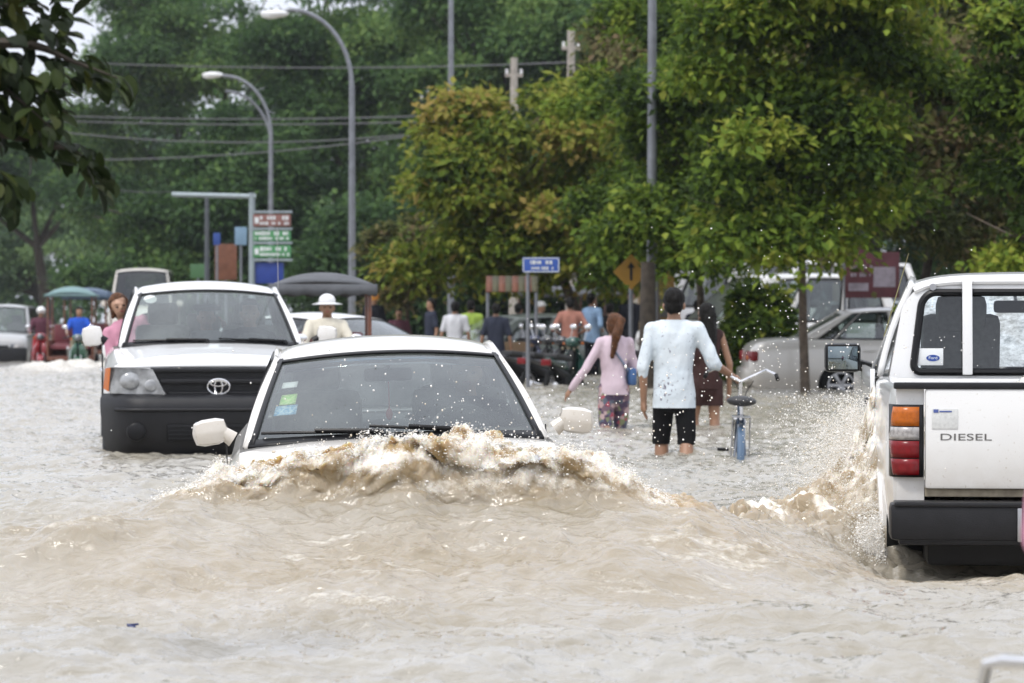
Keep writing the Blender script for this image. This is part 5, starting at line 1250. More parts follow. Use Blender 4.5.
# ------------------------------------------------------------------ trees
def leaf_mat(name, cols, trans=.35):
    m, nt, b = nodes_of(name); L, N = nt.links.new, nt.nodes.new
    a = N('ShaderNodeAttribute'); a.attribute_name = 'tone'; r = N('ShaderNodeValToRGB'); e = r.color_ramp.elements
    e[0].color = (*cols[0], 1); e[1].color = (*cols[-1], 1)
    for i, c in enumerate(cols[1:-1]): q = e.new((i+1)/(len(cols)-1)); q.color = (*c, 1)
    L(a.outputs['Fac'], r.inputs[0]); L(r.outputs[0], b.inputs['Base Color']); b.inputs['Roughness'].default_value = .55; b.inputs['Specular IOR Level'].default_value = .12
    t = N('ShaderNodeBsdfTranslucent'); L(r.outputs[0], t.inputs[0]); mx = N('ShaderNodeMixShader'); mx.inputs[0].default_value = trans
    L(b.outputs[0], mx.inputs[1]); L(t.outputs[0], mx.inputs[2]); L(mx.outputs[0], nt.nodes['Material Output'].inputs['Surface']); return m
LEAF = {'near': leaf_mat('near_leaf', [(.010, .016, .006), (.016, .026, .008), (.03, .045, .010), (.075, .075, .016)], .12),  # backlit darkness of the near branch is put into these colours
        'street': leaf_mat('street_leaf', [(.028, .052, .012), (.065, .112, .018), (.125, .20, .026), (.22, .29, .038), (.32, .34, .06)], .42),
        'yellow': leaf_mat('yellowing_leaf', [(.035, .062, .012), (.09, .145, .02), (.19, .24, .032), (.28, .29, .05), (.32, .24, .07)], .42),
        'rusty': leaf_mat('rusty_leaf', [(.04, .048, .017), (.085, .105, .03), (.15, .15, .055), (.20, .14, .08), (.17, .23, .05)], .4),
        'wood': leaf_mat('forest_leaf', [(.026, .054, .022), (.055, .11, .036), (.095, .17, .048), (.16, .24, .065)], .4),
        'pale': leaf_mat('pale_leaf', [(.06, .11, .06), (.10, .17, .08), (.14, .22, .09), (.19, .28, .10)], .35)}  # distance haze is mixed into these paler greens
bark = mat('bark', (.13, .10, .075), .9, var=.5, scale=9, bump=.6, bscale=30); bark_d = mat('dark_bark', (.06, .048, .036), .9, var=.5, scale=9, bump=.6, bscale=30)
def crown_mesh(name, lobes, n_clump, n_leaf, size, spread, m, seed, tone_bias=0, droop=.3):
    """lobes: (centre, radii). Leaves sit in clumps near the lobe surfaces, pairs of folded blades"""
    r_ = np.random.default_rng(seed)
    C = np.array([l[0] for l in lobes], float); Rr = np.array([l[1] for l in lobes], float)
    # boughs: many small overhanging cushions on each lobe
    vol = Rr.prod(1) ** .67; nb = int(9 * len(lobes)); lp = r_.choice(len(lobes), nb, p=vol/vol.sum())
    bd = r_.normal(size=(nb, 3)); bd /= np.linalg.norm(bd, axis=1)[:, None]; bd[:, 1] = -np.abs(bd[:, 1]) * np.where(r_.random(nb) < .8, 1, -1)
    bc = C[lp] + bd * Rr[lp] * r_.uniform(.35, 1.22, nb)[:, None]
    br_ = Rr[lp] * r_.uniform(.16, .50, nb)[:, None] * np.array([1.1, 1.1, .55])
    bt = r_.normal(0, .20, nb)
    pick = r_.choice(nb, n_clump, p=(w_ := br_.prod(1) ** .67) / w_.sum())
    d = r_.normal(size=(n_clump, 3)); d[:, 2] = np.where(d[:, 2] < -.2, -d[:, 2] * .6, d[:, 2]); d /= np.linalg.norm(d, axis=1)[:, None]
    cc = bc[pick] + d * br_[pick] * (r_.uniform(.4, 1.12, n_clump) ** .6)[:, None]
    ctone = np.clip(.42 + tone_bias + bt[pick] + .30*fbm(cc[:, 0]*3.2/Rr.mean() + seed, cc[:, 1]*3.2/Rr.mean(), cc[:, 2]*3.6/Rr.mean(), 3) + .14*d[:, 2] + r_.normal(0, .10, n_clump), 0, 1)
    N_ = n_clump*n_leaf
    off = r_.normal(size=(N_, 3)) * np.array([1, 1, .55]) * spread
    P = np.repeat(cc, n_leaf, 0) + off
    P[:, 2] -= droop * (off[:, 0]**2 + off[:, 1]**2) / max(spread, .01)
    out = np.repeat(d, n_leaf, 0)
    ax = off / (np.linalg.norm(off, axis=1)[:, None]+1e-6)*.8 + r_.normal(size=(N_, 3))*.6; ax[:, 2] -= .25; ax /= np.linalg.norm(ax, axis=1)[:, None]
    up = np.array([0, -.25, 1.2]) + out*.55 + r_.normal(size=(N_, 3))*.40
    sd_ = np.cross(ax, up); sd_ /= np.linalg.norm(sd_, axis=1)[:, None]+1e-9; nn = np.cross(sd_, ax)
    s = size * r_.uniform(.45, 1.5, N_)[:, None]; wd = s*.30
    V = np.stack([P, P+ax*s*.45+sd_*wd+nn*s*.05, P+ax*s*1.0-nn*s*.12, P+ax*s*.45-sd_*wd+nn*s*.05], 1)
    b0 = (np.arange(N_)*4)[:, None]
    Q = np.concatenate([b0+np.array([[0, 1, 2]]), b0+np.array([[0, 2, 3]])], 0)
    tone = np.clip(np.repeat(ctone, n_leaf) + r_.normal(0, .15, N_), 0, 1)
    me = np_mesh(name, V.reshape(-1, 3), Q, {'tone': np.repeat(tone, 4)}, smooth=False); me.materials.append(m); return me
def limbs(b, base, lobes, r0, seed, lean=(0, 0)):
    rr = random.Random(seed); top = Vector(np.mean([l[0] for l in lobes], axis=0)); base = Vector(base)
    fork = base.lerp(top, .55) + Vector((lean[0], lean[1], 0))
    b.tube([base, base.lerp(fork, .12)+Vector((0, 0, 0)), base.lerp(fork, .5)+Vector((rr.uniform(-.06, .06)*top.z*.3, 0, 0)), fork], [r0*1.35, r0, r0*.85, r0*.7], 10)
    for c, rad in lobes:
        c = Vector(c); mid = fork.lerp(c, .5) + Vector((rr.uniform(-.2, .2), rr.uniform(-.2, .2), rr.uniform(0, .25)))*rad[0]
        b.tube([fork, mid, c], [r0*.55, r0*.35, r0*.1], 7)
        for k in range(4):
            e = c + Vector((rr.uniform(-.8, .8)*rad[0], rr.uniform(-.8, .8)*rad[1], rr.uniform(-.3, .8)*rad[2])); b.tube([mid.lerp(c, rr.random()), e], [r0*.18, r0*.05], 5)
def tree(label, loc, lobes, leaf, n_clump, n_leaf, size, spread, r0, seed, group=None, barkm=None, tone=0, name='tree', yaw=0):
    rt = empty(name, loc, yaw, label, 'tree', group)
    b = MB(); limbs(b, (0, 0, 0), lobes, r0, seed); b.build('trunk', barkm or bark, rt)
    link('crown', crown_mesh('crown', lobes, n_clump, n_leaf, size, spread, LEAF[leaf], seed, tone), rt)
    return rt
# street trees on the right: thin trunks, crowns starting at head height
def L_(D, base, *q):
    """lobes given as (px, py, half width px, half height px, depth offset)"""
    out = []
    for (px, py, rx, rz, dy) in q:
        D2 = D + dy; out.append(((wx(px, D2)-base[0], dy, wz(py, D2)-base[2]), (rx/F*D2, max(rx, rz)/F*D2*.85, rz/F*D2)))
    return out
def street(label, px, D, z, leaf, lobes, nc, seed, r0=.09, tone=0, size=.135, spread=.15, nl=22, barkm=None):
    base = (wx(px, D), D, z); return tree(label, base, L_(D, base, *lobes), leaf, nc, nl, size, spread, r0, seed, barkm=barkm, tone=tone)
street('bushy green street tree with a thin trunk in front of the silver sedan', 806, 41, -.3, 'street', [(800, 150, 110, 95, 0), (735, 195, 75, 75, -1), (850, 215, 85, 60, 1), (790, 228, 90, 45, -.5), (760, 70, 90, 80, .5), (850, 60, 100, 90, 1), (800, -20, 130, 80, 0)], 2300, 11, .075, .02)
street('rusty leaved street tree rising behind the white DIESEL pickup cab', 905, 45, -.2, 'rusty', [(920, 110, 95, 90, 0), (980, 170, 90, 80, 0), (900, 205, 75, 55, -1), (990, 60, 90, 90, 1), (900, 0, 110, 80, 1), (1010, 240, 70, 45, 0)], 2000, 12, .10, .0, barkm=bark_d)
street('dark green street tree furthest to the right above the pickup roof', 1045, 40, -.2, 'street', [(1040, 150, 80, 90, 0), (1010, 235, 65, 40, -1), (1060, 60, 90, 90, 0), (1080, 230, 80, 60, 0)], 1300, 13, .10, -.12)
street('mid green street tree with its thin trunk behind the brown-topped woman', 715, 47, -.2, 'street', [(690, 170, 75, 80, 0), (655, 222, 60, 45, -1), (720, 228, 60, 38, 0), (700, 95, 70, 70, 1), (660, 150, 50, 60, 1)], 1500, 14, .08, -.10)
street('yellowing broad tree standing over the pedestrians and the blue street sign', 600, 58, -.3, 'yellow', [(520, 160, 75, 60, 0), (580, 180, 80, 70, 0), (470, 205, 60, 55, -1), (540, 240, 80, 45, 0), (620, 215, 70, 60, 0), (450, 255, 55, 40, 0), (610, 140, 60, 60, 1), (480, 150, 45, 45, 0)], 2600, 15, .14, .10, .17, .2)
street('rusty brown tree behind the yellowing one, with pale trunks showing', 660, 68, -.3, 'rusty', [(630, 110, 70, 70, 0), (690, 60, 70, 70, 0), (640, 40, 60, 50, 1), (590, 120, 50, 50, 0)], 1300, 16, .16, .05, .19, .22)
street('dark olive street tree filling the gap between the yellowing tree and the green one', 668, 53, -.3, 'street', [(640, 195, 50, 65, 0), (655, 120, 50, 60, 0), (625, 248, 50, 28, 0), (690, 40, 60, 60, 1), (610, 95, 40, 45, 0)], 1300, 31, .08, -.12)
street('rusty flowering tree crown between the lamp mast and the bushy street tree', 730, 64, -.3, 'rusty', [(720, 20, 80, 70, 0), (680, 90, 50, 50, 0), (760, -40, 80, 50, 0)], 1000, 32, .1, .06)
street('small olive bush tree at the left edge of the yellowing tree', 408, 60, -.36, 'rusty', [(405, 250, 28, 40, 0), (420, 225, 26, 30, 0), (395, 280, 26, 25, 0)], 500, 17, .06, -.02, .16, .14)
# tall trees of the park closing the street
def big(label, px, D, leaf, lobes, nc, seed, tone=0, size=.26, spread=.40, nl=24, group='tall trees of the park'):
    base = (wx(px, D), D, -.4); t = tree(label, base, L_(D, base, *lobes), leaf, nc, nl, size, spread, .35, seed, group, bark_d, tone); return t
big('tall pale green tree with the sky gap at its left shoulder', 180, 150, 'wood', [(170, 60, 85, 75, 0), (120, 130, 70, 60, 0), (230, 120, 80, 75, 0), (180, 190, 100, 70, 0), (250, 30, 80, 70, 3), (150, 0, 60, 60, 0)], 3510, 21, .10)
big('tall dark tree behind the nearest curved street lamp', 350, 130, 'wood', [(340, 80, 90, 80, 0), (300, 160, 80, 70, 0), (380, 160, 80, 70, 0), (330, 10, 100, 70, 2), (420, 60, 80, 80, 2), (340, 235, 80, 50, 0)], 3510, 22, .0)
big('tall olive tree above the yellowing street tree', 500, 120, 'wood', [(500, 60, 90, 80, 0), (440, 120, 70, 60, 0), (560, 90, 80, 80, 0), (520, 160, 90, 60, 0), (470, 0, 90, 60, 2)], 3375, 23, .16)
big('tall green tree behind the utility poles', 640, 115, 'wood', [(640, 60, 90, 80, 0), (580, 20, 80, 60, 1), (700, 40, 80, 80, 0), (650, 150, 90, 60, 0), (740, 110, 70, 70, 0)], 3240, 24, .12)
big('dense dark tree filling the middle distance behind the direction boards', 240, 118, 'wood', [(240, 215, 70, 60, 0), (180, 240, 60, 50, 0), (300, 240, 60, 50, 0), (230, 165, 60, 50, 2), (130, 215, 50, 50, 1)], 2700, 25, -.14)
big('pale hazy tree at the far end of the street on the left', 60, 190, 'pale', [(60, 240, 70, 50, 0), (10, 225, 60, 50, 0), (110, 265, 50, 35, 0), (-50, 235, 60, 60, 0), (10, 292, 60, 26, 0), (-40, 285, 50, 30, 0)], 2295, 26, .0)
big('dark tree behind the overhanging branch, standing at the street end', 50, 165, 'wood', [(60, 165, 80, 60, 0), (0, 150, 70, 60, 0), (-60, 170, 70, 70, 0), (110, 190, 50, 50, 0)], 2565, 27, -.02)
big('tall dark tree beyond the rusty leaved street tree', 850, 100, 'wood', [(840, 80, 110, 100, 0), (930, 60, 110, 100, 0), (780, 30, 90, 80, 0), (1010, 120, 100, 100, 0), (870, 180, 120, 70, 0), (990, 220, 100, 60, 0)], 3510, 28, -.12)
big('low dark tree closing the gap behind the pedestrians', 450, 100, 'wood', [(420, 250, 90, 50, 0), (510, 255, 90, 50, 0), (600, 255, 90, 50, 0), (340, 270, 70, 40, 0), (690, 250, 80, 55, 0), (770, 250, 80, 50, 0), (430, 302, 60, 26, 0), (500, 305, 60, 26, 0), (570, 305, 60, 26, 0), (370, 305, 50, 22, 0)], 4510, 29, -.26)
big('low dark tree behind the minibus and trailers on the left', 180, 140, 'wood', [(150, 275, 60, 40, 0), (220, 270, 70, 45, 0), (290, 275, 60, 40, 0), (90, 285, 60, 30, 0)], 2160, 30, -.14)
# far wood beyond everything, closes the horizon
V_, T_ = [], []
r_ = np.random.default_rng(5); lob = []
for x in np.arange(-90, 100, 9.0):
    lob.append(((x + r_.uniform(-2, 2), r_.uniform(-6, 6), 5 + r_.uniform(-1, 1.5)), (7.5, 6, 7 + r_.uniform(-1, 1))))
    for zc in (13, 20, 26):
        if not (-46 < x < -34) or zc < 18: lob.append(((x + r_.uniform(-2, 2), 6 + r_.uniform(-6, 6), zc + r_.uniform(-1.5, 1.5)), (7.5, 6, 6)))
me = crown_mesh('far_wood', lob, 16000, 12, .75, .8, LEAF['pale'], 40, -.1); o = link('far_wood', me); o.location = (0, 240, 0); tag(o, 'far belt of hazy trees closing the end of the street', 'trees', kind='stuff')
# shrubs
street('dark leafy shrub between the white minivan and the silver sedan', 768, 46, -.2, 'street', [(768, 335, 24, 38, 0), (778, 300, 18, 26, 0), (757, 318, 16, 28, 0), (775, 358, 20, 22, 0)], 600, 18, .03, -.22, .14, .1)
street('low shrub in front of the white minivan door', 735, 48, -.2, 'street', [(738, 350, 14, 22, 0), (728, 338, 10, 16, 0)], 160, 19, .03, -.2, .14, .1)
# overhanging branch in the top left corner: a roadside tree just out of view
def near_tree():
    D = 8.6; rt = empty('tree', (-4.0, D+.2, -.42), 0, 'dark broad-leaved branch hanging into the top corner beside the sky', 'tree')
    rr = random.Random(3); b = MB(); T = lambda p: Vector(p) - rt.location
    b.tube([(0, 0, 0), (.05, 0, 1.2), (.1, 0, 2.4), (.3, 0, 3.4)], [.14, .11, .10, .07], 12); b.build('trunk', bark, rt)
    br = MB(); tips = []
    def W_(px, py, d=0): return T((wx(px, D+d), D+d, wz(py, D+d)))
    paths = [[(-700, -60), (-260, 10), (-60, 40), (30, 45), (75, 62), (118, 78)], [(-260, 10), (-90, 95), (-10, 128), (40, 142), (80, 155), (104, 176)], [(-60, 40), (-20, 70), (20, 100), (52, 128)], [(-90, 95), (-40, 150), (0, 182), (14, 196)], [(-60, 40), (-10, 10), (20, 2), (34, -14)], [(30, 45), (50, 25), (62, 18)], [(-60, 40), (-30, 60), (10, 62), (48, 92)], [(-90, 95), (-20, 105), (30, 112), (60, 100)]]
    leaves = []
    for pi, p in enumerate(paths):
        dd = rr.uniform(-.25, .25); P = [W_(x, y, dd*(i/len(p))) for i, (x, y) in enumerate(p)]
        P = [Vector(q) for q in cr(P, 6)]; n = len(P); r0 = .035 if pi < 2 else .012
        br.tube(P, [max(.0025, r0*(1-i/n)) for i in range(n)], 6)
        for i in range(int(n*.25), n):
            for k in range(rr.choice((3, 4, 5))):
                leaves.append((P[i] + Vector((rr.uniform(-.03, .03), rr.uniform(-.12, .12), rr.uniform(-.05, .05))), (P[min(i+1, n-1)]-P[i-1]).normalized()))
    br.build('branch', bark_d, rt)
    V, Q, tn = [], [], []
    for (p, t) in leaves:
        d = (t*.7 + Vector((rr.uniform(-.8, .8), rr.uniform(-.8, .8), rr.uniform(-1.0, .25)))).normalized(); s = rr.uniform(.05, .088)
        up = Vector((rr.uniform(-.6, .6), rr.uniform(-.9, .3), 1)).normalized(); sd_ = d.cross(up).normalized(); nn = sd_.cross(d)
        prof = [(0, .0), (.12, .14), (.35, .26), (.6, .29), (.82, .20), (1, .02)]; tone = min(1, max(0, rr.gauss(.35, .25)))
        for (a, w) in prof:
            c = p + d*(a*s) - nn*(.18*s*a*a)
            V += [c + sd_*w*s + nn*w*s*.35, c, c - sd_*w*s + nn*w*s*.35]; tn += [tone]*3
        b0 = len(V) - 18
        for i in range(5):
            for j in range(2): a = b0+i*3+j; Q.append((a, a+1, a+4, a+3))
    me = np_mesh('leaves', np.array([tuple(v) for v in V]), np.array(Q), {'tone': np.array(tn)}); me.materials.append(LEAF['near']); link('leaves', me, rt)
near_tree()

# ------------------------------------------------------------------ street furniture
grey_metal = mat('galvanised_metal', (.22, .23, .25), .45, .6, var=.2); lampglass = mat('lamp_housing', (.72, .72, .72), .35)
def lamp(label, px, D, top_py, head_px, head_py, base_z=-.42, double=False, group='curved street lamps'):
    x = wx(px, D); rt = empty('street_lamp', (x, D, base_z), 0, label, 'street lamp', group); H = wz(top_py, D) - base_z; dx = wx(head_px, D) - x; hz_ = wz(head_py, D) - base_z
    r = abs(dx)
    b = MB(); pts = [(0, 0, 0), (0, 0, H*.4), (0, 0, H - r*1.0)]
    for t in ls(0, 1, 12)[1:]: a = t*PI*.5; pts.append((dx*.80*(1-math.cos(a)), 0, H - r*1.0 + r*1.0*math.sin(a)))
    pts.append((dx*.9, 0, hz_+.03)); n = len(pts)
    b.tube(pts, [.10, .085, .07] + [.055]*(n-3), 10); b.build('pole', grey_metal, rt)
    h = MB(); h.ell((dx, 0, hz_), (.36, .16, .10)); h.ell((dx-.1, 0, hz_-.05), (.24, .13, .08)); hd = h.build('lamp_head', lampglass, rt)
    if double:
        q = MB(); pts = [(0, 0, H-r*1.25)] + [(dx*.8*(1-math.cos(t*PI/2)), .3, H-r*1.25+r*1.0*math.sin(t*PI/2)) for t in ls(.05, 1, 10)]; q.tube(pts, .045, 8); q.build('second_arm', grey_metal, rt)
    return rt
lamp('tall street lamp with curved arm nearest above the grey canopy', 352, 72, 10, 275, 14)
lamp('second street lamp with twin curved arm left of the tallest one', 271, 95, 76, 213, 75, double=True)
lamp('small far street lamp with pale head above the cables', 200, 150, 98, 176, 100)
lamp('faintest street lamp head beside the dark trees', 178, 170, 117, 156, 118)
def pole(label, px, D, py0, r, m, nm='utility_pole', base=-.3, ins=False):
    rt = empty(nm, (wx(px, D), D, base), 0, label, 'pole'); H = wz(py0, D) - base
    b = MB(); b.tube([(0, 0, 0), (0, 0, H)], [r*1.25, r*.8], 12); b.build('shaft', m, rt)
    if ins:
        q = MB(); q.box((0, 0, H-.5), (.5, .1, .1), .02); q.build('crossarm', m, rt)
        for s in (-.2, .2): q = MB(); q.lathe([(.001, 0), (.05, .01), (.03, .06), (.05, .1), (.001, .14)], (s, 0, H-.45), 'Z', 10); q.build('insulator', lampglass, rt)
    return rt
conc = mat('weathered_concrete', (.36, .33, .29), .9, var=.3, scale=8)
pole('grey metal lamp mast rising out of frame right of the yellowing tree', 652, 46.3, -60, .078, grey_metal, 'lamp_mast')
pole('grey metal lamp mast rising out of frame between the lamp and the concrete poles', 451, 75, -60, .08, grey_metal, 'lamp_mast')
pole('concrete utility pole above the yellowing tree crown', 514, 82, 58, .13, conc, ins=True)
pole('concrete utility pole with a pink flowering top and white box', 571, 78, 30, .13, conc, ins=True)
pole('thick pale post behind the rusty leaved street tree', 1008, 62, -40, .22, conc)
pole('thin pale pole beside the white minivan trunk', 805+32, 56, 265, .10, conc)
# overhead cables: each its own catenary
cab = mat('cable', (.09, .09, .095), .6)
for i, (lab, x0, y0, x1, y1, D0, D1, sag) in enumerate([('topmost overhead cable crossing behind the tallest lamp', 60, 62, 580, 62, 118, 84, 6), ('upper cable of the close pair below the pale lamp heads', 60, 116, 520, 112, 112, 82, 5), ('lower cable of the close pair below the pale lamp heads', 60, 121, 520, 118, 112, 82, 5), ('sagging cable running to the concrete pole', 60, 132, 520, 120, 110, 81, 16), ('lowest sagging cable crossing the dark trees', 60, 160, 500, 122, 108, 82, 10), ('cable dipping towards the overhanging branch', 90, 186, 190, 190, 105, 118, 4)]):
    b = MB(); P = []
    for t in ls(0, 1, 25): D = D0+(D1-D0)*t; P.append((wx(x0+(x1-x0)*t, D), D, wz(y0+(y1-y0)*t + sag*4*t*(1-t), D)))
    b.tube(P, .022, 5); tag(b.build('cable', cab), lab, 'cable', 'overhead cables')
# direction boards on a mast arm
D = 66
rt = empty('direction_sign', (wx(252, D), D, -.4), 0, 'tall sign frame with brown and green boards above a blue panel', 'road sign')
k = D/F; frame = mat('sign_frame', (.29, .34, .36), .5, .3); sgreen = mat('sign_green', (.06, .24, .09), .5, var=.1); sbrown = mat('sign_brown', (.22, .10, .085), .5, var=.1); swhite = mat('sign_white', (.62, .65, .66), .5)
zz = lambda py: wz(py, D) + .4
b = MB(); b.tube([(0, 0, 0), (0, 0, zz(193))], .07, 10); b.tube([(-80*k, 0, zz(194.5)), (4*k, 0, zz(196.5))], .055, 8); b.build('mast', frame, rt)
b = MB()
for py in (212, 229, 243, 260): b.box((20*k, -.02, zz(py)), (41*k, .06, 2.2*k), .01)
b.box((.0, -.02, zz(236)), (2.5*k, .07, 50*k), .01); b.build('frame', frame, rt)
rr = random.Random(9)
def strokes(b, x0, x1, z, h, y):
    x = x0
    while x < x1:
        w = rr.uniform(.4, 1.0)*h
        if rr.random() > .18: b.box((x+w/2, y, z), (w*.75, .006, h*rr.uniform(.7, 1)))
        x += w
for m, py, hh, lines in ((sbrown, 220.5, 12, [(218, 4.4), (223.4, 3.2)]), (sgreen, 236, 10, [(233.5, 4.2), (238.5, 3.0)]), (sgreen, 251.5, 12, [(249, 4.4), (254.5, 3.0)])):
    b = MB(); b.box((20*k, -.045, zz(py)), (38*k, .03, hh*k), .004); q = b.build('board', m, rt)
    b = MB()
    for (ly, lh) in lines: strokes(b, (8 if hh > 10 else 3)*k, 36*k, zz(ly), lh*k, -.064)
    if hh > 10: b.box((5*k, -.064, zz(py)), (4*k, .006, 6*k))
    b.build('lettering', swhite, q)
b = MB(); b.box((15*k, .05, zz(273)), (33*k, .05, 21*k), .01); b.build('blue_panel', mat('panel_blue', (.012, .04, .24), .5), rt)
pole('thin dark pole under the long mast arm of the direction boards', 207, 67, 197, .06, mat('dark_metal', (.10, .11, .12), .5, .5), 'signal_pole', -.4)
def board(label, px, py, w, h, D, m, cat='sign', nm='sign_board', post=True):
    kk = D/F; rt = empty(nm, (wx(px, D), D, -.36), 0, label, cat); z = wz(py, D)+.36
    b = MB(); b.box((0, -.03, z), (w*kk, .04, h*kk), .008); p = b.build('panel', m, rt)
    b = MB(); b.tube([(0, 0, 0), (0, 0, z+h*kk*.3)], .03, 8); b.build('post', grey_metal, rt); return rt, p, kk, z
board('orange brown board behind the direction sign', 226, 262, 22, 36, 80, mat('board_orange', (.16, .06, .03), .7, var=.3), post=True)  # board colours are darkened to hold the shade they stand in
board('small pale blue board beside the direction sign', 241, 236, 12, 18, 78, mat('board_sky', (.16, .26, .36), .6))
board('small dark blue board above the orange brown board', 217, 239, 7, 12, 79, mat('board_navy', (.02, .06, .25), .6))
board('green box cabinet in front of the dark trees beside the thin pole', 198, 271, 15, 14, 78, mat('board_green', (.05, .13, .05), .6), 'cabinet', 'green_cabinet')
# blue street name sign
D = 44; rt, p, kk, z = board('blue street name sign on a grey post above the pedestrians', 541, 265, 37, 15, D, mat('sign_blue', (.03, .09, .38), .45)); rt.children[1].location.x = -13*kk
b = MB(); b.box((0, -.052, z+6.7*kk), (36*kk, .006, .9*kk)); b.box((0, -.052, z-6.7*kk), (36*kk, .006, .9*kk)); b.box((-17.6*kk, -.052, z), (.9*kk, .006, 14*kk)); b.box((17.6*kk, -.052, z), (.9*kk, .006, 14*kk)); b.build('border', swhite, p)
b = MB(); strokes(b, -11*kk, -2*kk, z+2.6*kk, 4.2*kk, -.053); strokes(b, 2*kk, 9*kk, z+2.6*kk, 4.2*kk, -.053); strokes(b, -10*kk, 12*kk, z-3.2*kk, 3.0*kk, -.053); b.build('lettering', swhite, p)
# yellow diamond warning sign
D = 46; kk = D/F; rt = empty('warning_sign', (wx(631, D), D, -.3), 0, 'yellow diamond warning sign half covered by leaves', 'road sign'); z = wz(272, D)+.3; ws_ = 18*kk
b = MB(); b.poly([(0, -.03, z+ws_), (ws_, -.03, z), (0, -.03, z-ws_), (-ws_, -.03, z)], (0, .03, 0)); p = b.build('panel', mat('sign_yellow', (.40, .21, .015), .5), rt)
b = MB(); b.box((0, -.036, z-2*kk), (2.6*kk, .008, 13*kk)); b.poly([(-4*kk, -.04, z+4*kk), (0, -.04, z+10*kk), (4*kk, -.04, z+4*kk)], (0, .008, 0)); b.build('arrow', trimb, p)
b = MB(); b.tube([(0, .03, 0), (0, .03, z)], .035, 8); b.build('post', grey_metal, rt)
pole('thick dark trunk-like post right of the yellow diamond sign', 648, 43, 262, .13, bark_d, 'timber_post')
# red and white notice board, yellow kiosk, striped awning, tiled roof
D = 50; kk = D/F; rt, p, kk, z = board('red and white notice board behind the silver sedan', 872, 275, 54, 46, D, mat('notice_red', (.10, .025, .035), .6, var=.3)); rt.children[1].location.x = -27*kk
b = MB(); b.box((12*kk, -.053, z-2*kk), (22*kk, .006, 20*kk)); b.build('notice', mat('notice_white', (.28, .25, .30), .7, var=.35, scale=8), p); b = MB(); b.box((-14*kk, -.053, z-12*kk), (20*kk, .006, 8*kk)); b.build('notice', MATS['notice_white'], p); b = MB(); strokes(b, -22*kk, 0, z+8*kk, 4*kk, -.054); strokes(b, -22*kk, 0, z, 4*kk, -.054); b.build('lettering', MATS['notice_white'], p)
b = MB(); b.box((-10*kk, -.02, z+29*kk), (14*kk, .04, 16*kk), .01); b.build('top_panel', mat('notice_plum', (.12, .035, .06), .6, var=.2), rt)
D = 60; kk = D/F; rt = empty('kiosk', (wx(656, D), D, -.3), 0, 'yellow painted kiosk wall beside the dark post', 'kiosk')
b = MB(); b.box((0, 0, 1.35), (34*kk, 1.2, 2.7), .02); b.build('wall', mat('kiosk_yellow', (.28, .16, .03), .7, var=.25), rt)
b = MB(); b.box((0, 0, 2.76), (46*kk, 1.6, .12), .02); b.build('roof', mat('kiosk_roof', (.6, .6, .6), .6), rt)
b = MB(); b.box((.05, -.61, 1.7), (.4, .03, .6), .01); b.build('hatch', interior, rt)
D = 52; kk = D/F; rt = empty('market_stall', (wx(512, D), D, -.3), 0, 'stall with orange striped awning behind the street sign post', 'stall')
b = MB(); z = wz(283, D)+.3
for i in range(8):
    b.mi = i % 2; x0 = (-26+i*6.5)*kk; b.add([(x0, -.5, z-9*kk), (x0+6.5*kk, -.5, z-9*kk), (x0+6.5*kk, .5, z+7*kk), (x0, .5, z+7*kk)], [(0, 1, 2, 3)])
b.build('awning', [mat('awning_orange', (.13, .04, .016), .7), mat('awning_olive', (.06, .055, .022), .7)], rt, solid=.02)
for s in (-1, 1): b = MB(); b.tube([(s*24*kk, -.45, 0), (s*24*kk, -.45, z-8*kk)], .03, 8); b.build('post', grey_metal, rt)
b = MB(); b.box((0, .1, .5), (48*kk, .6, .9), .02); b.build('counter', mat('stall_wood', (.14, .09, .05), .8), rt)
D = 90; kk = D/F; rt = empty('house', (wx(712, D), D+3, -.3), 0, 'reddish tiled house roof showing between the tree tops', 'house'); z = wz(16, D)+.3
b = MB(); b.box((0, 0, z/2), (4.5, 4, z-.4)); b.build('wall', mat('house_wall', (.40, .36, .30), .9, var=.2), rt)
b = MB(); b.poly([(-3.0, -2.6, z-.9), (3.0, -2.6, z-.9), (0, -2.6, z+1.0)], (0, 5.2, 0)); b.build('roof', mat('roof_tiles', (.22, .09, .07), .8, var=.4, scale=10, bump=.6, bscale=20), rt)
for s in (-1, 1): b = MB(); b.box((s*1.2, -2.02, z*.6), (.9, .06, 1.2), .01); b.build('window', interior, rt)
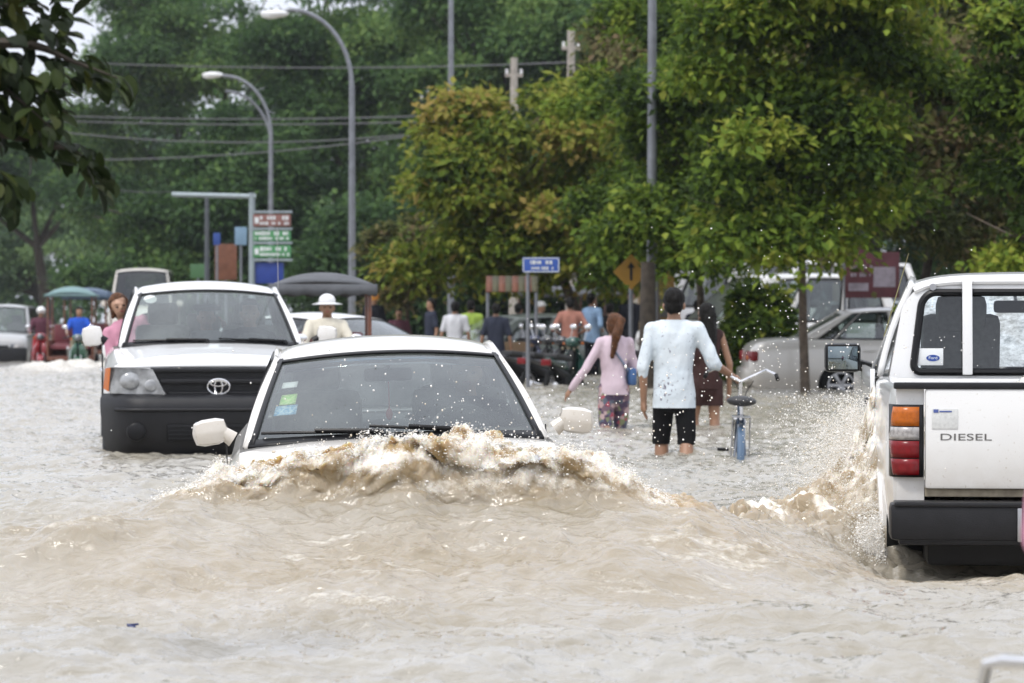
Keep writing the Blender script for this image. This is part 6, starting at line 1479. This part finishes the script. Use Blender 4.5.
# motorbike nearest the camera: only its chrome grab rail and the passenger's sleeve reach into the frame
b9 = scooter('dark motorbike with a chrome grab rail poking into the lower right corner', (1.492, 6.02, -.43), R(145), (.02, .03, .035))
b = MB(); b.tube([(-.14, .55, .76), (-.145, .82, .78), (-.142, .875, .85), (-.125, .89, .888), (-.09, .895, .897), (.09, .895, .897), (.125, .89, .888), (.142, .875, .85), (.145, .82, .78), (.14, .55, .76)], .011, 8); b.build('grab_rail', chrome, b9)
b = MB(); b.tube([(-.10, .62, .79), (0, .66, .80), (.10, .62, .79)], [.05, .06, .05], 10); b.ell((0, .80, .80), (.10, .085, .05)); b.build('tail_fairing', trimb, b9)
rider('passenger in pink sleeve sitting behind on the motorbike at the lower right corner', b9, 'pinkbright', back=.465, bottom='dark', sleeve=1.0, vox=.014, face=False, la='lap', ra=((.165, .05, .64), (.13, .0, .50)), hair='long', female=True, ll=((.075, -.20, .46), (.075, -.2, .25)), rl=((.075, -.20, .46), (.075, -.2, .25)))

# thin humid air over the whole street
hz_m = bpy.data.materials.new('humid_air'); hz_m.use_nodes = True; nt = hz_m.node_tree; nt.nodes.clear()
ho = nt.nodes.new('ShaderNodeOutputMaterial'); hv = nt.nodes.new('ShaderNodeVolumePrincipled'); hv.inputs['Color'].default_value = (.86, .92, .97, 1); hv.inputs['Density'].default_value = .00022; hv.inputs['Anisotropy'].default_value = .2
nt.links.new(hv.outputs[0], ho.inputs['Volume'])
b = MB(); b.box((0, 421, 21), (1240, 1000, 45)); tag(b.build('haze', hz_m), 'thin humid haze hanging over the flooded street', kind='stuff')

zs = float(water(np.array([-1.30]), np.array([9.9]))[0][0])
b = MB(); b.box((0, 0, 0), (.035, .05, .012), .004, (R(12), R(8), R(30))); b.tube([(-.01, 0, .006), (.03, .02, .008)], .006, 6)
o = b.build('plastic_scrap', mat('navy_plastic', (.01, .02, .10), .4)); o.location = (-1.30, 9.9, zs + .006); o.scale = (.7, .7, .7); tag(o, 'tiny dark blue plastic scrap floating on the open brown water', 'litter')
